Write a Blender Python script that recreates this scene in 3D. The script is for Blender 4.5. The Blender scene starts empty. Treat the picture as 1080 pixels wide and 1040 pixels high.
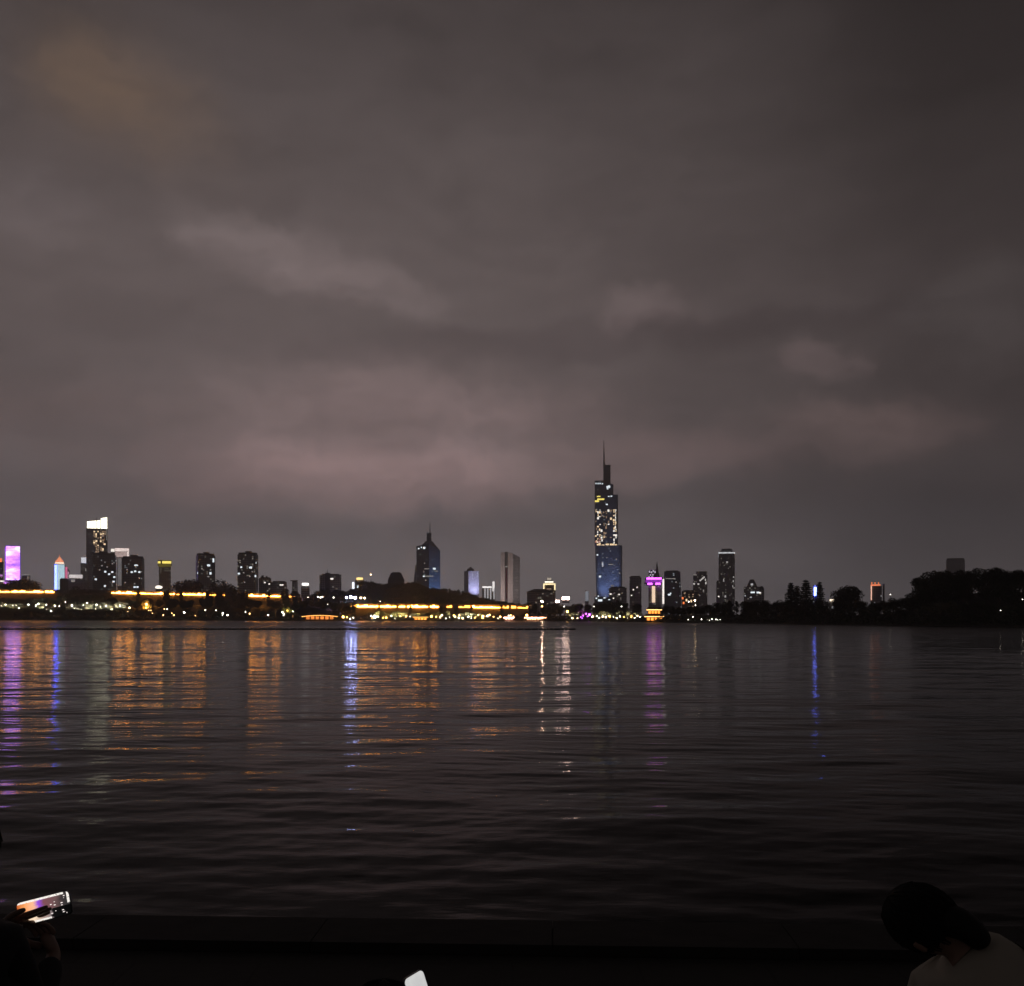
import bpy, math, random
import numpy as np
from mathutils import Vector, Matrix

random.seed(11)
SC = bpy.context.scene
COL = SC.collection
F, CX, HZ, CAMZ = 1060.0, 540.0, 651.5, 2.8      # the lens of the photograph and the eye height over the lake
QUAY = 1.2                                        # height of the quay over the water
R = math.radians


def at(px, py, d):
    return Vector(((px - CX) / F * d, d, CAMZ - (py - HZ) / F * d))


def lerp_table(tab, x):
    if x <= tab[0][0]:
        return tab[0][1]
    for (a, va), (b, vb) in zip(tab, tab[1:]):
        if x <= b:
            t = (x - a) / (b - a)
            return va + (vb - va) * t
    return tab[-1][1]


def sstep(a, b, x):
    t = max(0.0, min(1.0, (x - a) / (b - a)))
    return t * t * (3 - 2 * t)


# ------------------------------------------------------------------ mesh helpers
class MB:
    def __init__(s):
        s.v, s.f = [], []

    def box(s, c, size, yaw=0.0):
        hx, hy, hz = size[0] / 2, size[1] / 2, size[2] / 2
        cs, sn = math.cos(yaw), math.sin(yaw)
        b = len(s.v)
        for z in (-hz, hz):
            for x, y in ((-hx, -hy), (hx, -hy), (hx, hy), (-hx, hy)):
                s.v.append((c[0] + x * cs - y * sn, c[1] + x * sn + y * cs, c[2] + z))
        for q in ((3, 2, 1, 0), (4, 5, 6, 7), (0, 1, 5, 4), (1, 2, 6, 5), (2, 3, 7, 6), (3, 0, 4, 7)):
            s.f.append(tuple(b + i for i in q))
        return s

    def prism(s, pts, z0, z1, top=None, ztop=None):
        """pts counter-clockwise; top: other outline for the upper end; ztop: own height per upper point"""
        n, b = len(pts), len(s.v)
        top = top or pts
        for p in pts:
            s.v.append((p[0], p[1], z0))
        for i, p in enumerate(top):
            s.v.append((p[0], p[1], ztop[i] if ztop else z1))
        for i in range(n):
            j = (i + 1) % n
            s.f.append((b + i, b + j, b + n + j, b + n + i))
        s.f.append(tuple(b + n + i for i in range(n)))
        s.f.append(tuple(b + i for i in reversed(range(n))))
        return s

    def tube(s, p0, p1, r0, r1, n=8, cap=True):
        p0, p1 = Vector(p0), Vector(p1)
        d = (p1 - p0).normalized()
        a = d.cross(Vector((0, 0, 1)) if abs(d.z) < .9 else Vector((1, 0, 0))).normalized()
        c = d.cross(a)
        b = len(s.v)
        for p, r in ((p0, r0), (p1, r1)):
            for i in range(n):
                t = 2 * math.pi * i / n
                s.v.append(tuple(p + (a * math.cos(t) + c * math.sin(t)) * r))
        for i in range(n):
            j = (i + 1) % n
            s.f.append((b + i, b + j, b + n + j, b + n + i))
        if cap:
            s.f.append(tuple(b + n + i for i in range(n)))
            s.f.append(tuple(b + i for i in reversed(range(n))))
        return s

    def ball(s, c, r, n=10, m=7, sq=(1, 1, 1)):
        b = len(s.v)
        for j in range(1, m):
            t = math.pi * j / m
            for i in range(n):
                u = 2 * math.pi * i / n
                s.v.append((c[0] + r * sq[0] * math.sin(t) * math.cos(u), c[1] + r * sq[1] * math.sin(t) * math.sin(u), c[2] + r * sq[2] * math.cos(t)))
        top, bot = len(s.v), len(s.v) + 1
        s.v.append((c[0], c[1], c[2] + r * sq[2]))
        s.v.append((c[0], c[1], c[2] - r * sq[2]))
        for j in range(m - 2):
            for i in range(n):
                k = (i + 1) % n
                s.f.append((b + j * n + i, b + (j + 1) * n + i, b + (j + 1) * n + k, b + j * n + k))
        for i in range(n):
            k = (i + 1) % n
            s.f.append((top, b + i, b + k))
            s.f.append((bot, b + (m - 2) * n + k, b + (m - 2) * n + i))
        return s

    def leaf(s, p, size, rnd):
        """one leaf spray: a bent four-sided blade in a random direction"""
        a = Vector((rnd.gauss(0, 1), rnd.gauss(0, 1), rnd.gauss(0, .7))).normalized()
        t = Vector((rnd.gauss(0, 1), rnd.gauss(0, 1), rnd.gauss(0, 1)))
        c = a.cross(t).normalized()
        b = len(s.v)
        w = size * rnd.uniform(.45, .8)
        p = Vector(p)
        for q in (p - a * size, p - c * w + a * size * .15, p + a * size, p + c * w - a * size * .1):
            s.v.append(tuple(q))
        s.f.append((b, b + 1, b + 2, b + 3))

    def build(s, name, mat, parent=None, smooth=False):
        me = bpy.data.meshes.new(name)
        me.from_pydata(s.v, [], s.f)
        if smooth:
            me.polygons.foreach_set('use_smooth', [True] * len(me.polygons))
        me.update()
        me.materials.append(mat)
        o = bpy.data.objects.new(name, me)
        COL.objects.link(o)
        if parent:
            o.parent = parent
        return o


def tag(o, label=None, cat=None, group=None, kind=None):
    if label:
        o['label'] = label
    if cat:
        o['category'] = cat
    if group:
        o['group'] = group
    if kind:
        o['kind'] = kind
    return o


def empty(name, loc, label, cat, group=None, yaw=0.0):
    o = bpy.data.objects.new(name, None)
    COL.objects.link(o)
    o.location = loc
    o.rotation_euler = (0, 0, yaw)
    o.empty_display_size = .5
    return tag(o, label, cat, group)


def copy_tree(root, parent=None):
    c = root.copy()
    COL.objects.link(c)
    if parent:
        c.parent = parent
    for ch in KIDS.get(root.as_pointer(), []):
        copy_tree(ch, c)
    return c


KIDS = {}


def remember(root):
    KIDS[root.as_pointer()] = [o for o in bpy.data.objects if o.parent == root]
    for o in KIDS[root.as_pointer()]:
        remember(o)


# ------------------------------------------------------------------ node helpers
class NT:
    def __init__(s, tree):
        s.t = tree

    def n(s, typ, **kw):
        nd = s.t.nodes.new(typ)
        for k, v in kw.items():
            setattr(nd, k, v)
        return nd

    def put(s, sock, val):
        if isinstance(val, bpy.types.NodeSocket):
            s.t.links.new(val, sock)
        elif isinstance(val, (tuple, list)) and len(val) == 3 and sock.type == 'RGBA':
            sock.default_value = (*val, 1)
        else:
            sock.default_value = val

    def m(s, op, a, b=None, c=None, clamp=False):
        nd = s.n('ShaderNodeMath', operation=op, use_clamp=clamp)
        s.put(nd.inputs[0], a)
        if b is not None:
            s.put(nd.inputs[1], b)
        if c is not None:
            s.put(nd.inputs[2], c)
        return nd.outputs[0]

    def mix(s, fac, a, b):
        nd = s.n('ShaderNodeMix', data_type='RGBA')
        s.put(nd.inputs[0], fac)
        s.put(nd.inputs[6], a)
        s.put(nd.inputs[7], b)
        return nd.outputs[2]

    def noise(s, vec, scale, detail=3, rough=.5, dim='3D'):
        nd = s.n('ShaderNodeTexNoise', noise_dimensions=dim)
        if vec is not None:
            s.t.links.new(vec, nd.inputs['Vector'])
        nd.inputs['Scale'].default_value = scale
        nd.inputs['Detail'].default_value = detail
        nd.inputs['Roughness'].default_value = rough
        return nd

    def ramp(s, fac, stops, interp='LINEAR'):
        nd = s.n('ShaderNodeValToRGB')
        cr = nd.color_ramp
        cr.interpolation = interp
        while len(cr.elements) < len(stops):
            cr.elements.new(.5)
        for e, (p, c) in zip(cr.elements, stops):
            e.position = p
            e.color = (*c, 1) if len(c) == 3 else c
        s.put(nd.inputs[0], fac)
        return nd.outputs[0]


def new_mat(name):
    m = bpy.data.materials.new(name)
    m.use_nodes = True
    m.node_tree.nodes.clear()
    t = NT(m.node_tree)
    out = t.n('ShaderNodeOutputMaterial')
    return m, t, out


def solid(name, col, rough=.8, metal=0.0, vary=.3, scale=2.0, bump=0.0):
    m, t, out = new_mat(name)
    b = t.n('ShaderNodeBsdfPrincipled')
    tc = t.n('ShaderNodeTexCoord')
    nz = t.noise(tc.outputs['Object'], scale, 5)
    lo = tuple(c * (1 - vary) for c in col)
    hi = tuple(min(1, c * (1 + vary)) for c in col)
    t.put(b.inputs['Base Color'], t.mix(nz.outputs[0], lo, hi))
    b.inputs['Roughness'].default_value = rough
    b.inputs['Metallic'].default_value = metal
    if bump:
        bp = t.n('ShaderNodeBump')
        bp.inputs['Strength'].default_value = bump
        bp.inputs['Distance'].default_value = .02
        t.put(bp.inputs['Height'], nz.outputs[0])
        t.put(b.inputs['Normal'], bp.outputs[0])
    t.put(out.inputs[0], b.outputs[0])
    return m


EM = {}


def glow(col, strength, vary=0.0, scale=.5):
    """a lit lamp, window or LED surface; vary > 0 gives it brighter and dimmer cells"""
    key = (col, strength, vary, scale)
    if key in EM:
        return EM[key]
    m, t, out = new_mat('lit_%d' % len(EM))
    e = t.n('ShaderNodeEmission')
    e.inputs['Color'].default_value = (*col, 1)
    e.inputs['Strength'].default_value = strength
    if vary:
        tc = t.n('ShaderNodeTexCoord')
        nz = t.noise(tc.outputs['Object'], scale, 3, .6)
        f = t.m('MULTIPLY_ADD', t.m('SUBTRACT', nz.outputs[0], .5), 2 * vary * 2, 1.0)
        t.put(e.inputs['Strength'], t.m('MULTIPLY', t.m('MAXIMUM', f, .05), strength))
    t.put(out.inputs[0], e.outputs[0])
    EM[key] = m
    return m


def facade(name, wall, glass=(.03, .035, .045), fh=3.3, fw=3.2, lit=0.0, litcol=(1, .85, .6), litstr=.5, ww=.62, wh=.55, rough=.25):
    """wall with a grid of windows, a few of them dimly lit"""
    m, t, out = new_mat(name)
    tc = t.n('ShaderNodeTexCoord')
    p = t.n('ShaderNodeSeparateXYZ')
    t.put(p.inputs[0], tc.outputs['Object'])
    nn = t.n('ShaderNodeSeparateXYZ')
    t.put(nn.inputs[0], tc.outputs['Normal'])
    ax, ay = t.m('ABSOLUTE', nn.outputs[0]), t.m('ABSOLUTE', nn.outputs[1])
    u = t.m('ADD', t.m('MULTIPLY', p.outputs[0], ay), t.m('MULTIPLY', p.outputs[1], ax))
    us, vs = t.m('DIVIDE', u, fw), t.m('DIVIDE', p.outputs[2], fh)
    win = t.m('MULTIPLY', t.m('LESS_THAN', t.m('FRACT', us), ww), t.m('GREATER_THAN', t.m('FRACT', vs), 1 - wh))
    win = t.m('MULTIPLY', win, t.m('LESS_THAN', t.m('ABSOLUTE', nn.outputs[2]), .5))
    cv = t.n('ShaderNodeCombineXYZ')
    t.put(cv.inputs[0], t.m('FLOOR', us))
    t.put(cv.inputs[1], t.m('FLOOR', vs))
    t.put(cv.inputs[2], t.m('MULTIPLY', ax, 7.0))
    wn = t.n('ShaderNodeTexWhiteNoise', noise_dimensions='3D')
    t.put(wn.inputs['Vector'], cv.outputs[0])
    nz = t.noise(tc.outputs['Object'], .05, 4)
    wallc = t.mix(nz.outputs[0], tuple(c * .8 for c in wall), tuple(min(1, c * 1.2) for c in wall))
    b = t.n('ShaderNodeBsdfPrincipled')
    t.put(b.inputs['Base Color'], t.mix(win, wallc, glass))
    t.put(b.inputs['Roughness'], t.m('MULTIPLY_ADD', win, rough - .75, .75))
    if lit > 0:
        on = t.m('MULTIPLY', win, t.m('LESS_THAN', wn.outputs[0], lit))
        cell = t.m('MULTIPLY_ADD', wn.outputs[0], .8 / max(lit, .001), .4)
        t.put(b.inputs['Emission Strength'], t.m('MULTIPLY', t.m('MULTIPLY', on, cell), litstr))
        b.inputs['Emission Color'].default_value = (*litcol, 1)
    t.put(out.inputs[0], b.outputs[0])
    return m


# ------------------------------------------------------------------ render, camera, world
SC.render.engine = 'CYCLES'
cy = SC.cycles
cy.use_denoising = True
try:
    cy.denoiser = 'OPENIMAGEDENOISE'
    cy.denoising_input_passes = 'RGB_ALBEDO_NORMAL'
except Exception:
    pass
cy.max_bounces = 4
cy.diffuse_bounces = 2
cy.glossy_bounces = 2
cy.transmission_bounces = 1
cy.volume_bounces = 1
cy.transparent_max_bounces = 4
cy.sample_clamp_indirect = 4.0
cy.caustics_reflective = False
cy.caustics_refractive = False
SC.view_settings.view_transform = 'Standard'
SC.view_settings.look = 'None'
SC.view_settings.exposure = 0
SC.view_settings.gamma = 1
SC.render.resolution_x, SC.render.resolution_y = 1024, 986

cam = bpy.data.cameras.new('camera')
cam.sensor_width = 36
cam.lens = F / 1080 * 36
cam.shift_y = (HZ - 520) / 1080
cam.clip_start, cam.clip_end = .1, 30000
co = bpy.data.objects.new('camera', cam)
co.location = (0, 0, CAMZ)
co.rotation_euler = (R(90), 0, 0)
COL.objects.link(co)
SC.camera = co

SUN_EL, SUN_ROT = R(2), R(200)
w = bpy.data.worlds.new('World')
SC.world = w
w.use_nodes = True
w.node_tree.nodes.clear()
t = NT(w.node_tree)
wo = t.n('ShaderNodeOutputWorld')
tc = t.n('ShaderNodeTexCoord')
g = tc.outputs['Generated']
nv = t.n('ShaderNodeVectorMath', operation='NORMALIZE')
t.put(nv.inputs[0], g)
sp = t.n('ShaderNodeSeparateXYZ')
t.put(sp.inputs[0], nv.outputs[0])
az = t.m('ARCTAN2', sp.outputs[0], sp.outputs[1])
el = t.m('ARCSINE', sp.outputs[2])
# clouds are warped by two turbulences so that their edges fray
wa = t.noise(nv.outputs[0], 7.0, 6, .62)
wc = t.n('ShaderNodeSeparateColor')
t.put(wc.inputs[0], wa.outputs['Color'])
azw = t.m('ADD', az, t.m('MULTIPLY', t.m('SUBTRACT', wc.outputs[0], .5), .20))
elw = t.m('ADD', el, t.m('MULTIPLY', t.m('SUBTRACT', wc.outputs[1], .5), .085))
# the low overcast: brightness falls with height and towards the right, dark behind the viewer
elc = t.m('MAXIMUM', el, 0.0)
base = t.ramp(t.m('DIVIDE', elc, R(90)), [(0.0, (.36, .325, .335)), (.04, (.31, .268, .275)), (.075, (.20, .168, .172)), (.12, (.165, .132, .131)), (.20, (.142, .113, .111)), (.27, (.112, .090, .088)), (.35, (.068, .055, .054)), (.6, (.032, .027, .027)), (1.0, (.014, .012, .012))])
side = t.ramp(t.m('MULTIPLY_ADD', az, 1 / (2 * math.pi), .5), [
    (.20, (.22,) * 3), (.40, (.85,) * 3), (.46, (1.04,) * 3), (.495, (1.0,) * 3), (.53, (.74,) * 3), (.562, (.42,) * 3), (.66, (.24,) * 3), (.8, (.22,) * 3)])
bs = t.n('ShaderNodeVectorMath', operation='MULTIPLY')
t.put(bs.inputs[0], base)
t.put(bs.inputs[1], side)
total = bs.outputs[0]
# stretched cloud texture
mp = t.n('ShaderNodeCombineXYZ')
t.put(mp.inputs[0], t.m('MULTIPLY', azw, 1.5))
t.put(mp.inputs[1], t.m('MULTIPLY', elw, 4.2))
fb = t.noise(mp.outputs[0], 2.6, 4, .5)
mp2 = t.n('ShaderNodeCombineXYZ')
t.put(mp2.inputs[0], t.m('MULTIPLY', azw, 4.0))
t.put(mp2.inputs[1], t.m('MULTIPLY', elw, 11.0))
fb2 = t.noise(mp2.outputs[0], 2.2, 6, .6)
cl = t.m('ADD', t.m('MULTIPLY_ADD', fb.outputs[0], .62, .50), t.m('MULTIPLY', fb2.outputs[0], .38))
vm = t.n('ShaderNodeVectorMath', operation='SCALE')
t.put(vm.inputs[0], total)
t.put(vm.inputs['Scale'], cl)
total = vm.outputs[0]
# single clouds lit from below by the city: direction, extent, slant, brightness
CLOUDS = [
    (420, 455, 215, 60, 2, (.084, .054, .053)),
    (350, 502, 205, 38, 1, (.088, .050, .048)),
    (470, 510, 90, 24, 0, (.024, .013, .012)),
    (670, 490, 150, 24, 0, (.050, .029, .027)),
    (910, 455, 120, 34, 0, (.040, .025, .023)),
    (300, 284, 92, 30, 16, (.044, .033, .033)),
    (250, 250, 80, 22, 24, (.020, .016, .016)),
    (410, 318, 56, 22, 12, (.038, .029, .029)),
    (690, 330, 66, 24, 0, (.038, .027, .027)),
    (868, 384, 56, 18, 0, (.034, .023, .023)),
    (1050, 330, 80, 40, 0, (.010, .009, .009)),
    (125, 105, 78, 36, 14, (.040, .020, .004)),
    (40, 215, 60, 36, 0, (.012, .010, .011)),
    (60, 440, 130, 46, 0, (.016, .009, .008)),
    (600, 366, 300, 20, -2, (-.014, -.012, -.011)),
    (150, 335, 110, 26, 0, (-.010, -.008, -.008)),
    (1010, 110, 190, 150, 0, (-.006, -.005, -.005)),
    (970, 560, 160, 40, 0, (-.010, -.007, -.006)),
]
for px, py, sx, sy, rot, colr in CLOUDS:
    a0 = math.atan((px - CX) / F)
    e0 = math.atan((HZ - py) / F * math.cos(a0))
    k = math.cos(a0) ** 2 / F
    sa, se = sx * k, sy * math.cos(a0) / F
    cs, sn = math.cos(R(rot)), math.sin(R(rot))
    da, de = t.m('SUBTRACT', azw, a0), t.m('SUBTRACT', elw, e0)
    u = t.m('DIVIDE', t.m('SUBTRACT', t.m('MULTIPLY', da, cs), t.m('MULTIPLY', de, sn)), sa)
    v = t.m('DIVIDE', t.m('ADD', t.m('MULTIPLY', da, sn), t.m('MULTIPLY', de, cs)), se)
    ex = t.m('EXPONENT', t.m('MULTIPLY', t.m('POWER', t.m('ADD', t.m('MULTIPLY', u, u), t.m('MULTIPLY', v, v)), .85 if px == 125 else 2.0), -.9))
    ex = t.m('MULTIPLY', ex, t.m('MULTIPLY_ADD', fb2.outputs[0], 1.7, .15))
    sc = t.n('ShaderNodeVectorMath', operation='SCALE')
    sc.inputs[0].default_value = tuple(c * 1.45 for c in colr)
    t.put(sc.inputs['Scale'], ex)
    ad = t.n('ShaderNodeVectorMath', operation='ADD')
    t.put(ad.inputs[0], total)
    t.put(ad.inputs[1], sc.outputs[0])
    total = ad.outputs[0]
mx = t.n('ShaderNodeVectorMath', operation='MAXIMUM')
t.put(mx.inputs[0], total)
mx.inputs[1].default_value = (.002, .002, .002)
bg = t.n('ShaderNodeBackground')
t.put(bg.inputs[0], mx.outputs[0])
bg.inputs[1].default_value = 1.0
sky = t.n('ShaderNodeTexSky', sky_type='NISHITA')
sky.sun_disc = False
sky.sun_elevation = SUN_EL
sky.sun_rotation = SUN_ROT
bg2 = t.n('ShaderNodeBackground')
t.put(bg2.inputs[0], sky.outputs[0])
bg2.inputs[1].default_value = .0004
ash = t.n('ShaderNodeAddShader')
t.put(ash.inputs[0], bg.outputs[0])
t.put(ash.inputs[1], bg2.outputs[0])
t.put(wo.inputs[0], ash.outputs[0])

sl = bpy.data.lights.new('moonlight', 'SUN')  # added weak fill on the facades from behind the viewer, not a moon
sl.energy = .004
sl.angle = R(15)
sl.color = (1, .95, .88)
so = bpy.data.objects.new('moonlight', sl)
so.rotation_euler = (R(50), 0, R(-20))
so.location = (0, -20, 60)
COL.objects.link(so)

# ------------------------------------------------------------------ materials
M_GROUND = solid('soil_and_turf', (.03, .032, .022), .95, vary=.5, scale=.08)
M_FOL = [solid('foliage_dark', (.045, .055, .026), .6, vary=.5, scale=.35), solid('foliage_olive', (.12, .115, .06), .6, vary=.5, scale=.35),  # second tone paler: lamp light on lit trees is partly put into leaf colour
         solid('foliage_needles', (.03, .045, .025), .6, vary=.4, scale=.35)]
M_BARK = solid('bark', (.08, .06, .045), .9, vary=.4, scale=3)
M_STONE = solid('wall_bricks', (.20, .175, .13), .9, vary=.25, scale=.4)
M_METAL = solid('dark_metal', (.06, .06, .065), .45, .8, vary=.2, scale=4)
M_ROOF = solid('grey_roof', (.10, .095, .095), .8, vary=.3, scale=.3)
M_TIMBER = solid('red_timber', (.22, .07, .04), .6, vary=.3, scale=1)
M_ROOFTILE = solid('dark_roof_tiles', (.05, .05, .055), .7, vary=.3, scale=1)

# ------------------------------------------------------------------ terrain and lake
SHORE = [(-500, 1010), (0, 990), (300, 900), (420, 850), (550, 800), (640, 690), (700, 585), (760, 500), (850, 400), (950, 335), (1080, 300), (1500, 290)]
HILL_A = [(340, 0), (362, 8), (376, 15), (388, 24), (400, 23), (415, 27), (440, 27), (455, 25), (480, 20), (500, 14), (515, 6), (545, 0)]
HILL_B = [(930, 0), (960, 2), (985, 6), (1040, 8), (1200, 7), (1500, 4)]


def shore_d(px):
    return lerp_table(SHORE, px)


def ground_z(px, d):
    s = d - shore_d(px)
    z = -3 + 3.25 * sstep(-25, 0, s) + 1.6 * sstep(0, 9, s) + 2.4 * sstep(9, 60, s)
    lw = 1 - sstep(330, 375, px)
    z += lw * 11.5 * sstep(14, 90, s) * (1 - .6 * sstep(140, 400, s))
    z += lerp_table(HILL_A, px) * sstep(985, 1130, d) * (1 - sstep(1220, 1500, d))
    z += lerp_table(HILL_B, px) * sstep(8, 60, s) * (1 - sstep(160, 420, s))
    return z


mb = MB()
pxs = list(range(-500, 1520, 12))
offs = [-60, -25, -8, 0, 3, 9, 18, 30, 45, 60, 80, 100, 130, 160, 200, 240, 290, 350, 420, 520, 700, 1000, 1600, 2600, 4600]
rg = random.Random(3)
for px in pxs:
    for s in offs:
        d = shore_d(px) + s
        p = at(px, HZ, d)
        jit = rg.uniform(-.25, .25) if s > 0 else 0
        mb.v.append((p.x, d, ground_z(px, d) + jit))
n = len(offs)
for i in range(len(pxs) - 1):
    for j in range(n - 1):
        mb.f.append((i * n + j, (i + 1) * n + j, (i + 1) * n + j + 1, i * n + j + 1))
tag(mb.build('ground', M_GROUND, smooth=True), kind='structure')

SLOPE = .0092
# the lake: small wind waves near the viewer, an evenly ruffled surface far out
m, t, out = new_mat('lake_water')
b = t.n('ShaderNodeBsdfPrincipled')
b.inputs['Base Color'].default_value = (.006, .006, .006, 1)
b.inputs['IOR'].default_value = 1.063
b.inputs['Specular Tint'].default_value = (.90, .97, .93, 1)
tc = t.n('ShaderNodeTexCoord')
sp = t.n('ShaderNodeSeparateXYZ')
t.put(sp.inputs[0], tc.outputs['Object'])
dist = sp.outputs[1]
rr = t.n('ShaderNodeMapRange', interpolation_type='SMOOTHSTEP')
t.put(rr.inputs[0], t.m('LOGARITHM', t.m('MAXIMUM', dist, 2.0), 10))
rr.inputs[1].default_value, rr.inputs[2].default_value = 1.9, 2.7
rr.inputs[3].default_value, rr.inputs[4].default_value = .085, .30
t.put(b.inputs['Roughness'], rr.outputs[0])
mpn = t.n('ShaderNodeMapping')
mpn.inputs['Scale'].default_value = (.5, 1.0, 1.0)
t.put(mpn.inputs[0], tc.outputs['Object'])
n2 = t.noise(mpn.outputs[0], 5.0, 3, .55)
bp = t.n('ShaderNodeBump')
bp.inputs['Strength'].default_value = 1.0
bp.inputs['Distance'].default_value = .006
t.put(bp.inputs['Height'], n2.outputs[0])
t.put(b.inputs['Normal'], bp.outputs[0])
t.put(out.inputs[0], b.outputs[0])
M_WATER = m

# real wind waves: sixty wave trains of .5 to 11 m, fading out where the mesh is too coarse to carry them
ys = [3.0]
while ys[-1] < 1060:
    ys.append(ys[-1] + min(1.7, max(.075, ys[-1] * .0026)))
ys = np.array([-60.0] + ys)
tans = np.concatenate(([-60, -8, -3, -1.5, -1.0], np.linspace(-.68, .68, 300), [1.0, 1.5, 3, 8, 60]))
X = np.clip(np.maximum(ys, 3.0)[:, None] * tans[None, :], -2600, 2600)
Y = np.repeat(ys[:, None], len(tans), 1)
stepy = np.gradient(ys)[:, None]
stepx = np.abs(np.gradient(X, axis=1))
Z = np.zeros_like(X)
rgw = np.random.default_rng(17)
NW = 60
for i in range(NW):
    lam = .34 * (28.0 ** (i / (NW - 1))) * rgw.uniform(.9, 1.1)
    th = rgw.normal(0, .52)
    kx, ky = math.sin(th), math.cos(th)
    amp = SLOPE * (lam / 2.0) ** -.28 * lam / (2 * math.pi) * rgw.uniform(.6, 1.4)
    ly, lx = lam / max(.05, abs(ky)), lam / max(.05, abs(kx))
    fade = np.clip(ly / (stepy * 3.2) - .4, 0, 1) * np.clip(lx / (stepx * 3.2) - .4, 0, 1)
    ph = rgw.uniform(0, 6.28)
    # trains come in groups
    env = .55 + .45 * np.sin(X * rgw.uniform(-.12, .12) / lam ** .5 + Y * rgw.uniform(-.25, .25) / lam ** .5 + rgw.uniform(0, 6.28))
    Z += amp * fade * env * np.sin(2 * math.pi / lam * (kx * X + ky * Y) + ph)
me = bpy.data.meshes.new('lake')
nr, nc = X.shape
co_ = np.stack([X, Y, Z], -1).reshape(-1, 3).astype(np.float32)
ii = (np.arange(nr - 1)[:, None] * nc + np.arange(nc - 1)[None, :]).reshape(-1)
quads = np.stack([ii, ii + 1, ii + nc + 1, ii + nc], -1).astype(np.int32)
me.vertices.add(len(co_))
me.vertices.foreach_set('co', co_.reshape(-1))
me.loops.add(quads.size)
me.loops.foreach_set('vertex_index', quads.reshape(-1))
me.polygons.add(len(quads))
me.polygons.foreach_set('loop_start', np.arange(0, quads.size, 4, dtype=np.int32))
me.polygons.foreach_set('loop_total', np.full(len(quads), 4, dtype=np.int32))
me.polygons.foreach_set('use_smooth', np.ones(len(quads), dtype=bool))
me.update(calc_edges=True)
me.validate()
me.materials.append(M_WATER)
lk = bpy.data.objects.new('lake', me)
COL.objects.link(lk)
tag(lk, kind='structure')

# quay the viewer stands on: paving and a stone kerb along the water, slightly askew
m, t, out = new_mat('quay_paving')
tc = t.n('ShaderNodeTexCoord')
br = t.n('ShaderNodeTexBrick')
t.put(br.inputs['Vector'], tc.outputs['Object'])
br.inputs['Scale'].default_value = 1
br.inputs['Brick Width'].default_value = .6
br.inputs['Row Height'].default_value = .3
br.inputs['Mortar Size'].default_value = .006
br.inputs['Color1'].default_value = (.026, .024, .021, 1)
br.inputs['Color2'].default_value = (.034, .031, .028, 1)
br.inputs['Mortar'].default_value = (.016, .015, .014, 1)
nz = t.noise(tc.outputs['Object'], 9, 6, .6)
b = t.n('ShaderNodeBsdfPrincipled')
t.put(b.inputs['Base Color'], t.mix(t.m('MULTIPLY', nz.outputs[0], .6), br.outputs[0], (.03, .028, .025)))
b.inputs['Roughness'].default_value = .85
bp = t.n('ShaderNodeBump')
bp.inputs['Distance'].default_value = .004
t.put(bp.inputs['Height'], t.m('SUBTRACT', nz.outputs[0], t.m('MULTIPLY', br.outputs[1], 2.0)))
t.put(b.inputs['Normal'], bp.outputs[0])
t.put(out.inputs[0], b.outputs[0])
M_PAVE = m
M_KERB = solid('kerb_granite', (.028, .026, .024), .9, vary=.4, scale=5, bump=.4)
QA = R(-2.4)


def quay_edge(x):
    return 5.32 + math.tan(QA) * x


mb = MB()
mb.prism([(-40, -55), (40, -55), (40, quay_edge(40) - .42), (-40, quay_edge(-40) - .42)], -2, QUAY - .05)
tag(mb.build('quay_paving', M_PAVE), kind='structure')
mb = MB()
x = -38.0
while x < 38:
    L = 1.19
    yc = quay_edge(x + L / 2) - .2
    mb.box((x + L / 2, yc, (QUAY - 2) / 2), (L, .4, QUAY + 2), QA)
    x += L + .004
mb.prism([(-38, quay_edge(-38) - .37), (38, quay_edge(38) - .37), (38, quay_edge(38) - .03), (-38, quay_edge(-38) - .03)], -2, QUAY - .03)
tag(mb.build('quay_kerb', M_KERB), kind='structure')

# ------------------------------------------------------------------ trees
def limbs(mb, rnd, h, top, spread, r):
    mb.tube((0, 0, -1.0), (0, 0, h), r, r * .75, 8)
    mb.tube((0, 0, h), (rnd.uniform(-.3, .3), rnd.uniform(-.3, .3), top), r * .75, r * .2, 7)
    for k in range(7):
        a = 2 * math.pi * k / 7 + rnd.uniform(-.3, .3)
        z = h + (top - h) * rnd.uniform(0, .5)
        e = (math.cos(a) * spread * rnd.uniform(.5, .9), math.sin(a) * spread * rnd.uniform(.5, .9), z + (top - h) * rnd.uniform(.2, .5))
        mb.tube((0, 0, z), e, r * .45, r * .1, 5)


def crown_lumps(rnd, rad, zc, zr, k):
    L = []
    for i in range(k):
        a = 2 * math.pi * i / k + rnd.uniform(-.4, .4)
        q = rnd.uniform(.35, .72)
        zz = rnd.uniform(-.65, .75)
        q *= math.sqrt(max(.15, 1 - zz * zz))
        L.append((Vector((math.cos(a) * q * rad, math.sin(a) * q * rad, zc + zz * zr)), rad * rnd.uniform(.34, .56)))
    L.append((Vector((0, 0, zc)), rad * .7))
    L.append((Vector((0, 0, zc - zr * .55)), rad * .62))
    return L


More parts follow.
